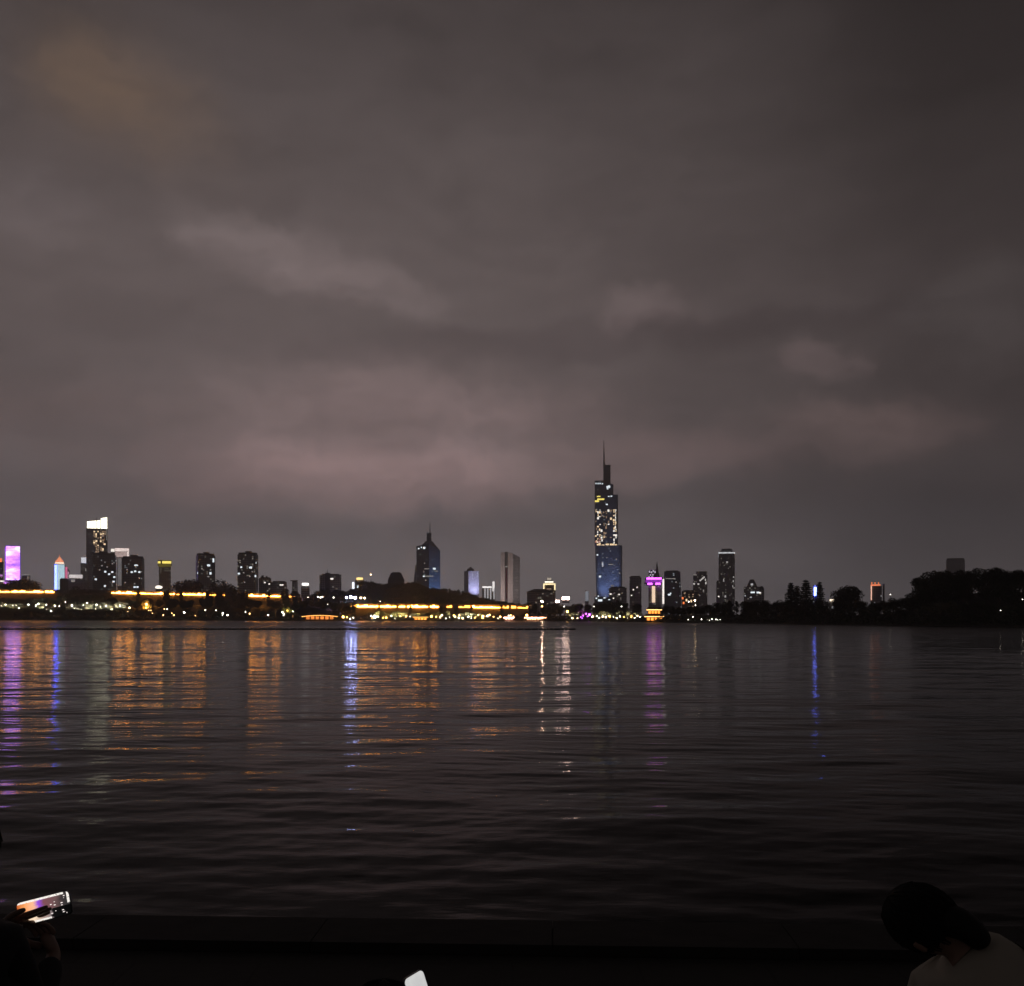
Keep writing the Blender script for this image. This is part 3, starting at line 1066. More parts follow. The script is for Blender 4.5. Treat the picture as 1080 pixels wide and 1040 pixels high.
for nm, lb, x0, x1, yt, d, ws, yw in LOW:
    B = Bld(nm, lb, 'building', x0, x1, d, yaw=yw, ratio=.6)
    mt = F_BROWN if 'reddish' in lb else F_GREY
    B.solid('walls', mt, B.foot, 0, B.z(yt))
    if 'hipped' in lb or 'house' == nm:
        B.solid('roof', M_ROOF, [(a * 1.06, b * 1.06) for a, b in B.foot], B.z(yt), B.z(yt - 3.2), top=[(a * .45, b * .1) for a, b in B.foot])
    else:
        B.solid('roof', M_ROOF, B.shrink(.8), B.z(yt), B.z(yt - 1))
    B.wins(ws, WHITE if 'reddish' not in lb else WARM_DIM, size=1.5)
    if 'chimney' in lb:
        B.solid('chimney', M_ROOF, B.rect(-B.w * .3, -B.w * .1, -2, 2), B.z(yt - 1), B.z(yt - 3))
        B.solid('chimney', M_ROOF, B.rect(B.w * .05, B.w * .2, -2, 2), B.z(yt - 1), B.z(yt - 2.4))
    if 'rooftop sign' in lb and 'carrying' in lb:
        B.bar('roof_sign', glow((1, .96, .9), 3.0), 318.5, 325.5, 615, 617.6)
    if 'mast' in lb:
        MB().tube((B.x(345.2), 0, B.z(606)), (B.x(345.2), 0, B.z(600)), .9, .25, 6).build('mast', M_METAL, B.root)
        B.solid('lift_tower', M_ROOF, B.rect(B.x(343), B.x(348), -B.dp * .62, -B.dp * .5), 0, B.z(604.5))
    if 'gallows' in lb:
        B.solid('canopy', M_ROOF, B.rect(-B.w * .8, B.w * .5), B.z(613), B.z(612))
    if 'reddish' in lb:
        for px_, py_ in ((720, 631), (724, 633), (721, 636), (729, 634)):
            B.win(px_, py_, 1.6, 2.4, REDO if px_ < 722 else WARM)

# left of the wooded hill
B = Bld('slim_tower', 'slim white lit column-like tower beside the blue-white floodlight', 'tower', 370.8, 374.2, 1700)
B.solid('walls', F_PALE, B.foot, 0, B.z(613.5))
B.bar('lit_front', glow((.85, .9, 1), 2.0), 371.3, 373.7, 614, 621)
B = Bld('office_block', 'block with a yellow lit roof edge peeping over the wooded hill', 'office block', 374.5, 384, 1900)
B.solid('walls', F_GREY, B.foot, 0, B.z(611.5))
B.bar('yellow_edge', glow((1, .72, .25), 2.2), 376, 382.6, 609.4, 611.6)
B.win(377.3, 618.5, 1.4, 3.2, COOL)
B = Bld('hill_pavilion', 'dark pavilion with tapering roof on top of the wooded hill', 'pavilion', 409, 426.5, 1200, zb=24)
B.solid('walls', M_ROOF, B.foot, 0, B.z(612))
B.solid('roof', M_ROOFTILE, B.foot, B.z(612), B.z(604.5), top=B.shrink(.62))
B.solid('roof_ridge', M_ROOFTILE, B.shrink(.5), B.z(604.5), B.z(603.6))

# antenna tower
B = Bld('antenna_tower', 'dark glass tower with blue-lit right face, sloped roof and antenna', 'tower', 437.5, 464.5, 2300, yaw=0, ratio=.8, zb=3)
xa, xb, xr = B.x(439.2), B.x(452.5), B.x(464.3)
front = [(xa, -B.dp * .18), (xb, -B.dp * .5), (xr, -B.dp * .12), (xr, B.dp * .5), (xa, B.dp * .5)]
top = [(xa, -B.dp * .18), (xb, -B.dp * .5), (xr, -B.dp * .12), (xr, B.dp * .5), (xa, B.dp * .5)]
B.foot = front
B.solid('walls', F_GREEN, front, 0, B.z(577), ztop=[B.z(576.5), B.z(574), B.z(581), B.z(580), B.z(576)])
B.solid('flared_base', F_GREEN, [(B.x(432), -B.dp * .1), (B.x(439), -B.dp * .2), (B.x(439), B.dp * .4), (B.x(432), B.dp * .4)], 0, B.z(596),
        top=[(B.x(438.2), -B.dp * .1), (B.x(439), -B.dp * .2), (B.x(439), B.dp * .4), (B.x(438.2), B.dp * .4)])
B.solid('sloped_roof', M_ROOF, [(xa, -B.dp * .16), (xb, -B.dp * .47), (xr, -B.dp * .1), (xr, B.dp * .5), (xa, B.dp * .5)], B.z(581), B.z(571),
        top=[(B.x(449), -B.dp * .1), (xb, -B.dp * .2), (B.x(456), -B.dp * .1), (B.x(456), B.dp * .2), (B.x(449), B.dp * .2)])
B.solid('roof_cabin', F_GREEN, B.rect(B.x(450), B.x(455), -B.dp * .1, B.dp * .12), B.z(572), B.z(562))
MB().tube((B.x(453.5), 0, B.z(562)), (B.x(453.5), 0, B.z(551)), 1.3, .5, 6).tube((B.x(450.8), 0, B.z(562)), (B.x(450.8), 0, B.z(560.5)), .6, .4, 6).build('antenna', M_METAL, B.root)
B.wins([(441.6, 578.6, 1.6, 1.6), (444.4, 577.3, 1.2, 1.4), (447.4, 577.9, 2.6, 2.2)], COOL)
B.wins([(458, 599.8, 3.4, 1.8), (447, 607.8, 2, 1.4)], COOL)
B.wins([(450, 600, 6, .8), (460, 602.3, 4.5, .9), (452.5, 607.7, 10, 1.1), (447.7, 594, 1.2), (449, 612, 1.4), (447, 603, 1.2)], WHITE_DIM)
B.flood((B.x(472), -B.dp * 1.0, 18), (B.x(460), -B.dp * .2, B.z(602)), 1500000, (.26, .36, 1), 80)

# lavender tower, white building, twin slabs
B = Bld('lit_tower', 'lavender lit tower with a darker left face and small round cap', 'tower', 489.5, 505, 2350, yaw=28, ratio=.8)
B.solid('walls', facade('facade_lavender', (.55, .55, .62), (.2, .2, .26), ww=.4, lit=0), B.foot, 0, B.z(602.5))
MB().tube((-B.w * .1, 0, B.z(602.5)), (-B.w * .1, 0, B.z(600)), B.w * .32, B.w * .28, 12).tube((-B.w * .1, 0, B.z(600)), (-B.w * .1, 0, B.z(598)), B.w * .2, B.w * .05, 12).build('round_cap', M_ROOF, B.root)
for px_ in (498.6, 503.6):
    B.win(px_, 606, .7, 6, glow((.7, .72, 1), .5))
B.flood((B.w * .1, -B.dp * 2.0, 30), (B.w * .1, -B.dp * .5, B.z(610)), 420000, (.62, .62, 1), 60)
B = Bld('lit_building', 'small white floodlit building with a tall corner pier', 'building', 508.5, 522.5, 1900, yaw=0, ratio=.6)
B.solid('walls', F_PALE, B.rect(B.x(508.5), B.x(522.3)), 0, B.z(619), ztop=[B.z(620), B.z(617.5), B.z(617.5), B.z(620)])
B.bar('lit_cornice', glow((1, .95, .92), 1.5), 508.8, 518.6, 618.6, 620.2)  # floodlighting of cornice and piers is put into their glowing material
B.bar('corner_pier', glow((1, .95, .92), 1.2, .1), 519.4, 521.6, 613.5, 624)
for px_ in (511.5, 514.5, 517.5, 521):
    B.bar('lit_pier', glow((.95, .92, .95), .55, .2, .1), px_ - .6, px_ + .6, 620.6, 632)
B = Bld('twin_slab_tower', 'pair of tall plain slabs, pale left one with a dark groove', 'tower', 528, 548.5, 2250, ratio=.55)
SLAB = facade('facade_slab', (.42, .37, .36), (.30, .27, .26), fw=9, ww=.2, lit=0)
B.solid('left_slab', SLAB, B.rect(B.x(528.2), B.x(532.4)), 0, B.z(583))
B.solid('groove', M_ROOF, B.rect(B.x(532.4), B.x(535.8), -B.dp * .36), 0, B.z(582.3))
B.solid('middle_slab', SLAB, B.rect(B.x(535.8), B.x(540.8)), 0, B.z(583), ztop=[B.z(583), B.z(583.6), B.z(583.6), B.z(583)])
B.solid('right_slab', F_GREY, [(B.x(541), -B.dp * .5), (B.x(548.3), -B.dp * .2), (B.x(548.3), B.dp * .5), (B.x(541), B.dp * .5)], 0, B.z(586), ztop=[B.z(584.3), B.z(587.8), B.z(587.8), B.z(584.3)])
B.bar('groove_light', WHITE_DIM, 532.8, 535.4, 597.4, 598.4, proud=-3)
B.bar('groove_strip', glow((.5, .12, .16), .10), 533.6, 534.8, 600, 632, proud=-3)
B.flood((B.x(514), -B.dp * 4.0, 30), (B.x(532), -B.dp * .5, B.z(607)), 430000, (1, .84, .80), 90)  # floodlight added to brighten the pale left slab

# gold outlined building
B = Bld('outlined_building', 'small building outlined in warm white light with a pointed top', 'building', 572.8, 586, 1800, ratio=.7)
B.solid('walls', F_BROWN, B.foot, 0, B.z(617))
B.solid('upper_tier', F_BROWN, B.shrink(.7), B.z(617), B.z(612.6))
B.solid('pointed_roof', M_ROOF, B.shrink(.62), B.z(612.6), B.z(608.6), top=B.shrink(.04))
OUT_L = glow((1, .82, .45), 2.0)
B.bar('outline_light', OUT_L, 573, 574.2, 617, 622.5)
B.bar('outline_light', OUT_L, 584.6, 585.8, 617, 622.5)
B.bar('outline_light', OUT_L, 573, 585.8, 615.6, 616.8)
B.bar('tier_light', glow((1, .9, .75), 2.0), 574.6, 583.6, 613.2, 614.8)
B.bar('roof_light', glow((1, .85, .7), .5), 577, 581.5, 609.6, 612)
B.win(578.4, 624.4, 4.6, 2.4, WHITE)
B.win(579, 621.2, 5, 1.0, WARM_DIM)
B = Bld('roof_sign', 'bright white rooftop sign over the trees between outlined building and tallest tower', 'sign', 592.8, 600.5, 1600, ratio=.2)
B.solid('sign_frame', M_METAL, B.foot, B.z(636), B.z(629.4))
B.bar('sign_face', glow((1, .68, .58), 50), 593, 600.3, 629.6, 632.4)
B = Bld('roof_sign', 'small white shop sign at the right foot of the outlined building', 'sign', 585.5, 590.5, 1500, ratio=.2)
B.solid('sign_frame', M_METAL, B.foot, B.z(638), B.z(633))
B.bar('sign_face', glow((1, .68, .58), 45), 586, 590, 633.2, 635.2)
B = Bld('slim_tower', 'slim pale lit tower left of the tallest tower', 'tower', 617, 620.8, 2200)
B.solid('walls', F_PALE, B.foot, 0, B.z(624), ztop=[B.z(622), B.z(624), B.z(624), B.z(622)])
B.bar('lit_front', glow((.7, .74, .85), .35, .2), 617.3, 620.6, 623.5, 634)

# the tallest tower
B = Bld('skyscraper', 'tallest tower with stepped top and spire, blue glass below warm-lit upper floors', 'skyscraper', 627, 656.8, 2550, ratio=.75)
X = B.x


def rounded(x0, x1, y0, y1, r, n=4):
    pts = []
    for cx_, cy_, a0 in ((x1 - r, y0 + r, -90), (x1 - r, y1 - r, 0), (x0 + r, y1 - r, 90), (x0 + r, y0 + r, 180)):
        for i in range(n + 1):
            a = R(a0 + 90 * i / n)
            pts.append((cx_ + r * math.cos(a), cy_ + r * math.sin(a)))
    return pts


dp = B.dp
low_top = rounded(X(627.6), X(656.3), -dp * .5, dp * .5, 12)
low_bot = rounded(X(629.5), X(656.0), -dp * .46, dp * .46, 12)
B.foot = low_top
B.solid('lower_shaft', F_BLUE, low_bot, 0, B.z(576), top=low_top)
up = rounded(X(627.2), X(651.8), -dp * .46, dp * .4, 8)
B.solid('upper_shaft', F_BLUE, up, B.z(576), B.z(523))
st = rounded(X(627.2), X(646.9), -dp * .42, dp * .3, 6)
B.solid('upper_step', F_BLUE, st, B.z(523), B.z(511.6))
B.solid('upper_step', F_BLUE, rounded(X(627.2), X(636.6), -dp * .41, dp * .25, 5), B.z(511.6), B.z(508))
B.solid('top_block', facade('facade_top_block', (.08, .075, .075), (.05, .045, .045), lit=0), B.rect(X(636.3), X(643.9), -dp * .2, dp * .2), B.z(511.6), B.z(491))
MB().tube((X(637.1), 0, B.z(491)), (X(637.0), 0, B.z(480)), 2.4, 1.6, 8).tube((X(637.0), 0, B.z(480)), (X(636.8), 0, B.z(464)), 1.6, .3, 8).build('spire', M_METAL, B.root)
B.wins([(628.6, 510, 1.2, 1.4), (630.8, 510, 1.2, 1.4), (633, 510, 1.2, 1.4), (635.3, 510.2, 1.2, 1.4)], COOL, st)
B.wins([(641.6, 513.6, 4, 2.0), (640.8, 515.5, 1.6, 1.2), (642.2, 512.4, 2.5, .9)], COOL, st)
B.wins([(631.4, 523.6, 3.6, 1.1), (633.6, 526.6, 7.5, 1.6), (629.6, 528.6, 4.4, 1.8)], YELLOW, up)
B.wins([(642, 523.6, 1.6, 1.0), (644.8, 523.4, 1.8, 1.2), (640, 532, 2, 1.4)], COOL, up)
rw = random.Random(8)
for cx_, dens, cols in ((628.8, .5, (WARM, WARM_DIM)), (630.6, .55, (WARM, WHITE)), (632.6, .6, (WARM, WHITE)), (634.6, .55, (WARM_DIM, WHITE)),
                        (637, .75, (WARM, WARM_DIM)), (639.4, .45, (WARM_DIM, WARM_DIM)), (642, .4, (WARM_DIM, WHITE)), (644.6, .4, (WARM_DIM, WARM)),
                        (647.6, .7, (WHITE, WARM)), (649.4, .6, (WHITE, WARM))):
    y = 537.5
    while y < 573:
        h = rw.choice((1.0, 1.5, 2.4))
        dd = dens + (.2 if y < 541 else 0)
        if rw.random() < dd * .8:
            B.win(cx_ + rw.uniform(-.4, .4), y + h / 2, rw.choice((.9, 1.3, 1.9)), h, rw.choice(cols), up)
        y += h + .7
B.wins([(631.5, 574.4, 4, 1.6), (636, 575, 3, 1.2), (640.5, 574.2, 3.4, 1.6), (645.5, 574.6, 4.6, 2.4), (649.4, 574.8, 2.6, 1.6)], WARM, up)
B.wins([(630, 571.5, 5, 2.2), (633, 569, 2, 1.5)], glow((1, .42, .34), .5), up)
B.wins([(630, 585.2, 1.8, 1.6), (632.8, 608, 2.2, 1.8)], COOL)
B.wins([(635.6, 595.4, 1.4, 4.4)], glow((.85, .9, 1), .8))
B.wins([(644.4, 595.3, 5, .9), (653.5, 604.4, 1.4, 1.2), (646, 618, 3, .8), (640, 588, 1.2, .8), (650, 590, 1.2)], WHITE_DIM)
B.flood((X(640), -dp * 1.5, 22), (X(641), -dp * .5, B.z(600)), 560000, (.48, .60, 1), 80)

# lights and low roofs at its foot
B = Bld('podium_building', 'low podium with bright white lights at the left foot of the tallest tower', 'building', 627, 646, 1900, ratio=.4)
B.solid('walls', F_BLUE, B.foot, 0, B.z(629.5))
B.wins([(633, 633.2, 4.6, 2.2), (629, 631, 1.6, 1.4), (637.5, 630.6, 2.0, 1.0), (631, 628.8, 1.2, 1.2), (642.5, 632.5, 2, .8)], COOL)

# purple tower
B = Bld('purple_tower', 'tower with purple glowing saucer top on white lit columns', 'tower', 679.5, 701.5, 1900, ratio=.6)
B.solid('walls', F_GREY, B.rect(X(0) if False else B.x(684), B.x(698)), 0, B.z(618))
B.solid('saucer', F_DARK, [(math.cos(a) * B.w * .5 + B.x(690) , math.sin(a) * B.dp * .6) for a in [2 * math.pi * i / 20 for i in range(20)]], B.z(617.5), B.z(609),
        top=[(math.cos(a) * B.w * .42 + B.x(690), math.sin(a) * B.dp * .5) for a in [2 * math.pi * i / 20 for i in range(20)]])
B.bar('purple_band', PURPLE, 682, 697.6, 609.6, 611.4, proud=2)
B.bar('purple_band', PURPLE, 683, 688, 615, 617, proud=3)
B.bar('purple_band', PURPLE, 691.4, 696.4, 615, 617, proud=3)
B.bar('saucer_rim', glow((.55, .06, .85), .7, .4, .2), 681, 698.5, 611.8, 614.6, proud=2)
B.bar('white_column', glow((1, .72, .5), 1.3, .2, .1), 687.6, 691, 618.4, 635.6, proud=1)
B.bar('white_column', glow((1, .9, .82), 1.6, .2, .1), 698.6, 700.4, 611, 637, proud=1)
B.solid('sign_scaffold', M_METAL, B.rect(B.x(684), B.x(692), -.5, .5), B.z(609), B.z(601))
for px_, py_, ww_, hh_ in ((685, 602.6, 1.3, 2.2), (687, 603.4, 1.5, 1.8), (689, 602, 1.2, 2.2), (690.8, 603, 1.2, 2.4), (686, 606.2, 1.6, 1.2), (688.6, 606, 1.8, 1.4), (684.6, 608, 1.6, 1.0), (687.8, 608, 1.6, 1.0)):
    o = B.win(px_, py_, ww_, hh_, glow((.9, .8, 1), .7), name='roof_sign')
    o.location.y = -1.0
B = Bld('spire_tower', 'dark slim spire rising behind the purple saucer tower', 'tower', 690.4, 695.5, 2500)
B.solid('walls', F_DARK, B.foot, 0, B.z(606))
B.solid('spire', M_ROOF, B.shrink(.8), B.z(606), B.z(592), top=B.shrink(.05))
B = Bld('office_block', 'dark blue office block with a sloping right side beside the purple tower', 'office block', 700.5, 719, 2100, yaw=0, ratio=.7)
B.solid('walls', F_BLUE, B.foot, 0, B.z(603), top=[(-B.w * .5, -B.dp * .5), (B.w * .42, -B.dp * .5), (B.w * .42, B.dp * .5), (-B.w * .5, B.dp * .5)])
B.solid('roof', M_ROOF, B.rect(-B.w * .4, B.w * .3), B.z(603), B.z(602))
B.wins([(711.5, 610.5, 1.6), (713, 614, 1.3)], WHITE_DIM)
B.wins([(705.8, 627.2, 2.8, 1.6), (707.2, 625.8, 1.4, 1.2)], COOL)
B.bar('edge_light', WHITE_DIM, 702, 711, 610.2, 610.9)
B = Bld('office_block', 'dark tower with a slanted pale light line under its round top', 'office block', 731, 746, 2200, ratio=.8)
B.solid('walls', F_GREY, B.foot, 0, B.z(607))
B.solid('round_top', F_GREY, [(math.cos(a) * B.w * .4 + B.w * .1, math.sin(a) * B.dp * .4) for a in [2 * math.pi * i / 14 for i in range(14)]], B.z(607), B.z(602.8))
B.wins([(738.6, 612.2, 1.6, 1.6), (740, 611, 1.6, 1.5), (741.4, 609.8, 1.6, 1.5), (742.6, 608.8, 1.5, 1.4), (744, 611.6, 1.0, 2.4), (744.5, 615, 1.4, 2.4), (732, 615.8, 1.8, 1.6), (736.6, 616, 2, 1.4)], glow((1, .95, .9), .7))
B.wins([(733, 606.4, 4, .8), (742, 623, 1.2, 2), (738, 628, 1, 1.4)], WHITE_DIM)
B = Bld('ring_tower', 'tall grey round-cornered tower with white ring of light near its top', 'tower', 757.8, 775, 2350, ratio=.9)
fr = rounded(-B.w / 2, B.w / 2, -B.dp / 2, B.dp / 2, B.w * .25)
B.foot = fr
B.solid('walls', F_GREY, fr, 0, B.z(584.4))
B.solid('crown', F_GREY, B.shrink(.94), B.z(584.4), B.z(579), top=B.shrink(.6))
B.solid('light_ring', glow((.95, .97, 1), .9, .5, .12), B.shrink(1.02), B.z(584.0), B.z(582.9))
B.solid('side_ring', glow((.9, .92, 1), .22), B.rect(-B.w * .53, -B.w * .45, -B.dp * .3, B.dp * .1), B.z(588), B.z(582))
B.wins([(766.8, 593, 2, 1.6), (763.3, 612, 1, 3), (773.6, 608.6, 1.2, 1.6), (773.4, 613, 1.2, 2.4), (772.8, 618.3, 1, 2), (774.2, 620, 1), (765, 629, 1.6, 2.4)], glow((1, .96, .92), .45))
B = Bld('gabled_block', 'dark block with a gabled top and two bright window bars', 'building', 784.5, 803.5, 1900, ratio=.7)
B.solid('walls', F_GREY, B.foot, 0, B.z(619))
B.solid('gable', F_GREY, B.rect(-B.w * .35, B.w * .25), B.z(619), B.z(611.5), top=B.rect(-B.w * .16, B.w * .06))
B.win(793, 616.4, 2.2, 2, glow((.95, .97, 1), .6))
B.wins([(793.8, 624.8, 4.2, 1.6), (799.6, 624.9, 3, 1.8)], COOL)
B.wins([(791.9, 630, 2, 1.2), (786, 628.4, 1.4, 1.2)], glow((.95, .97, 1), .5))
B = Bld('blue_lit_tower', 'small blue-white lit tower between the two pointed cedars', 'tower', 857.5, 862, 1200)
B.solid('walls', F_DARK, B.foot, 0, B.z(617))
B.bar('blue_light', glow((.12, .17, 1), 26.0), 858.6, 861.0, 619.5, 628.5)
B.bar('blue_edge', glow((.2, .25, 1), 1.0), 858.8, 860.6, 617.2, 619.2)
B = Bld('roof_sign', 'small warm white sign on a dark hut right of the cedars', 'sign', 874.5, 880, 900, ratio=.5)
B.solid('hut', F_DARK, B.foot, 0, B.z(632))
B.bar('sign_face', glow((1, .82, .6), 2.0), 875, 879.6, 632.2, 634)
B = Bld('red_outlined_building', 'dark building with a red and orange lit roof outline', 'building', 918, 930, 1500, ratio=.7)
B.solid('walls', F_DARK, B.foot, 0, B.z(618))
B.bar('outline_light', glow((1, .25, .1), 1.4, .4, .4), 918.2, 928.5, 616.6, 617.8)
B.bar('outline_light', glow((1, .55, .4), 1.3, .3, .4), 918.4, 919.5, 618, 633)
for px_ in (919.5, 923, 926.5):
    o = B.win(px_, 615, 1.1, 1.6, REDO, name='roof_lamp')
B.solid('light_column', facade('facade_column', (.3, .3, .3), lit=0), B.rect(B.x(931), B.x(933), -B.dp * .3, B.dp * .1), 0, B.z(616))
B = Bld('office_block', 'faint grey block rising behind the big tree mass on the right', 'office block', 998, 1017.5, 2900, ratio=.6)
B.solid('walls', facade('facade_far', (.45, .44, .44), lit=0), B.foot, 0, B.z(590.5))
B.solid('roof', M_ROOF, B.shrink(.92), B.z(590.5), B.z(589))

# ------------------------------------------------------------------ the two old city walls with their lit parapets
def city_wall(label, px0, px1, d_of, ytop_of, strips, gold, hgt):
    c0 = at((px0 + px1) / 2, HZ, d_of((px0 + px1) / 2))
    root = empty('city_wall', (c0.x, c0.y, 0), label, 'wall')
    o0 = Vector((c0.x, c0.y, 0))
    body = MB()
    step = 6
    xs = [px0 + i * step for i in range(int((px1 - px0) / step) + 1)]
    for a, b_ in zip(xs, xs[1:]):
        pa, pb = at(a, ytop_of(a), d_of(a)), at(b_, ytop_of(b_), d_of(b_))
        zt = (pa.z + pb.z) / 2 - 1.4
        q = [pa - o0, pb - o0]
        body.prism([(q[0].x, q[0].y), (q[1].x, q[1].y), (q[1].x, q[1].y + 8), (q[0].x, q[0].y + 8)], -2, zt, ztop=[pa.z - 1.4, pb.z - 1.4, pb.z - 1.4, pa.z - 1.4])
    body.build('wall_face', M_STONE, root)
    mer = MB()
    x = px0
    while x < px1 - 1:
        p = at(x, ytop_of(x), d_of(x)) - o0
        mer.box((p.x, p.y + .9, p.z + .3), (1.2, .7, 3.4))
        x += 2.0
    mer.build('battlement', M_STONE, root)
    for (s0, s1, st_) in strips:
        sb = MB()
        x = s0
        rr = random.Random(int(s0 * 10))
        while x < s1:
            L = rr.uniform(1.6, 3.2)
            x2 = min(s1, x + L)
            if x2 - x > .3 and rr.random() > .05:
                pa, pb = at(x, ytop_of(x), d_of(x)) - o0, at(x2, ytop_of(x2), d_of(x2)) - o0
                hh = rr.choice((.6, .8, 1.0, 1.2, 1.9))
                yw = math.atan2(pb.y - pa.y, pb.x - pa.x)
                sb.box(((pa.x + pb.x) / 2, (pa.y + pb.y) / 2 - .45, (pa.z + pb.z) / 2 - .2 + (hh - 1.8) / 2), ((pb.xy - pa.xy).length * .96, .5, hh), yw)
            x = x2
        sb.build('light_strip', glow((1, .35, .05), st_ * 4.4, .5, .09), root)
    return root


city_wall('old city wall on the left with gold lights along its top, broken by trees', -60, 318,
          lambda x: shore_d(x) + 95, lambda x: lerp_table([(-60, 623), (60, 624), (118, 624.6), (140, 625), (200, 626.4), (318, 628.8)], x),
          [(-60, 57, 8), (118, 184, 11), (186.5, 189, 4), (193, 219, 8), (220, 228, 4), (229, 237, 3), (262, 297, 10), (299, 302, 3), (304, 308, 3), (309, 313.5, 3)], GOLD, 14)
city_wall('long low city wall with a straight gold light line under the wooded hill', 366, 562,
          lambda x: shore_d(x) + 95, lambda x: lerp_table([(366, 639), (470, 639.4), (562, 640.4)], x),
          [(370, 462.5, 11), (467, 476.5, 2.0), (484, 496, 2.0), (498, 528, 13), (529, 556.5, 2.2)], glow((1, .39, .07), 8.5, .12, .12), 9)


# ------------------------------------------------------------------ lamps and lit pavilions on the shore
def proto_lamp(mat, name='garden_lamp', r=.75, post=2.6):
    root = empty(name, (0, 0, 0), 'x', 'lamp')
    MB().tube((0, 0, 0), (0, 0, post), .16, .11, 8).tube((0, 0, 0), (0, 0, .35), .3, .24, 8).build('post', M_METAL, root)
    MB().ball((0, 0, post + r * .9), r, 10, 7).build('globe', mat, root, True)
    remember(root)
    return root


LAMPS = {}
LUSED = set()
rl = random.Random(77)


def lamp(px, py, kind, label, group, s=None):
    col, st, r = {'white': ((1, .93, .80), 26, .5), 'warm': ((1, .68, .36), 24, .75), 'orange': ((1, .42, .10), 24, .9), 'blue': ((.38, .44, 1), 190, 1.25),
                  'purple': ((.62, .10, 1), 16, .8), 'dot': ((1, .9, .75), 10, .5), 'dotwarm': ((1, .52, .2), 12, .5), 'street': ((1, .62, .44), 300, 1.1), 'big': ((1, .88, .66), 26, 1.2), 'gold': ((1, .5, .12), 18, .9)}[kind]
    if kind not in LAMPS:
        LAMPS[kind] = proto_lamp(glow(col, st), r=r, post=2.4)
    pr = LAMPS[kind]
    if pr.as_pointer() in LUSED:
        o = copy_tree(pr)
    else:
        o = pr
        LUSED.add(pr.as_pointer())
    o.name = 'garden_lamp'
    d = shore_d(px) + (s if s is not None else 12)
    p = at(px, py, d)
    q = d / 950 * rl.uniform(.55, 1.2) * (.62 if d < 640 else 1)
    # the globe belongs at p: lengthen the post where the ground lies lower
    gz = ground_z(px, d)
    h = max(1.2, p.z - gz)
    o.location = (p.x, d, p.z - (2.4 + r * .9) * q)
    o.scale = (q, q, q)
    if h > (2.4 + r * .9) * q + .4:
        ln = (h - (2.4 + r * .9) * q + .3) / q
        e = MB().tube((0, 0, -ln), (0, 0, 0), .18, .16, 8).build('post_foot', M_METAL, o)
    tag(o, label, 'lamp')
    if group:
        o['group'] = group
    elif 'group' in o:
        del o['group']
    return o


def lamps(lst, label, group, kind='white', s=None):
    for q in lst:
        lamp(q[0], q[1], q[2] if len(q) > 2 else kind, label, group, s)


lamps([(-6, 638), (5.8, 637.7), (13.5, 638.7), (17, 638.3), (20, 641.5), (30, 637.7), (38, 638.7), (40.5, 637), (49, 638), (58, 639), (62.6, 639.3), (53.8, 644.7)],
      'white garden lamp among the shore trees below the pink tower and the cyan tower', 'white lamps below the pink and cyan towers', s=33)
lamps([(69, 635), (76, 638.7), (78.7, 641.4), (88, 638.5), (92, 636), (102, 638), (106, 639.7), (111.7, 639), (106, 644), (126.5, 639)],
      'white garden lamp among the shore trees below the white-crowned tower', 'white lamps below the white-crowned tower', s=33)
rq = random.Random(9)
lamps([(rq.uniform(150, 318), rq.uniform(640, 650), rq.choice(('dot', 'dotwarm', 'dotwarm'))) for _ in range(16)], 'tiny dim lamp in the dark trees under the apartment blocks', 'tiny dim lamps under the apartment blocks', s=22)
lamps([(rq.uniform(372, 556), rq.uniform(648.5, 652.5), rq.choice(('dot', 'dotwarm', 'gold'))) for _ in range(24)], 'tiny warm lamp along the foot of the long gold wall', 'tiny warm lamps along the long gold wall', s=9)
lamp(136.6, 641, 'warm', 'pinkish lamp among the trees at the left start of the gold strip', None, 30)
lamp(154.6, 637.4, 'orange', 'orange lamp lighting a tree like a flame under the left wall', None, 34)
lamp(154.0, 641, 'gold', 'gold lamp at the foot of the flame-orange tree', None, 30)
lamps([(194.4, 646), (235, 646.9), (240, 648.8), (259, 645.6), (282.7, 649)], 'single white lamp low on the dark left shore below the apartment blocks', 'scattered white lamps below the apartment blocks', s=14)
lamps([(298, 645.8), (308.9, 645)], 'white lamp beside the yellow-green lit tree left of the curved pavilion', 'lamps beside the lit tree left of the curved pavilion', s=16)
lamp(303, 644, 'gold', 'yellow lamp inside the lit tree left of the curved pavilion', None, 22)
lamps([(324.8, 630), (335.5, 629.6), (338, 630.2), (340, 629.6), (351.8, 630.2)], 'warm lamp in the row over dark trees right of the left wall', 'warm lamps in a row right of the left wall', 'dot', 130)
lamp(370.2, 629.8, 'blue', 'powerful blue-white floodlight above the left end of the long gold wall', None, 125)
lamp(365.6, 630.4, 'blue', 'smaller bluish floodlight just left of the powerful blue-white one', None, 122)  # white lamp coloured blue to widen the bluish reflection
lamp(374.6, 630.6, 'blue', 'bluish floodlight just right of the powerful blue-white one', None, 122)  # added only to widen the bluish reflection on the water
lamps([(380.5, 630.6), (384.5, 630.8)], 'pinkish lamp right of the three bluish floodlights', 'pinkish lamps beside the floodlights', 'warm', 125)
lamp(345.6, 637.5, 'dot', 'lone dim lamp in the dark trees above the curved pavilion', None, 60)
lamp(391.2, 606, 'warm', 'lamp on a mast on the left knoll of the wooded hill', None, 275)
lamp(401, 634.3, 'dot', 'dim lamp just above the long gold wall', None, 130)
lamps([(362, 650.7, 'gold'), (366, 651, 'gold'), (369.5, 652.7)], 'lamp at the water between the curved pavilion and the lit trees', 'lamps right of the curved pavilion', s=8)
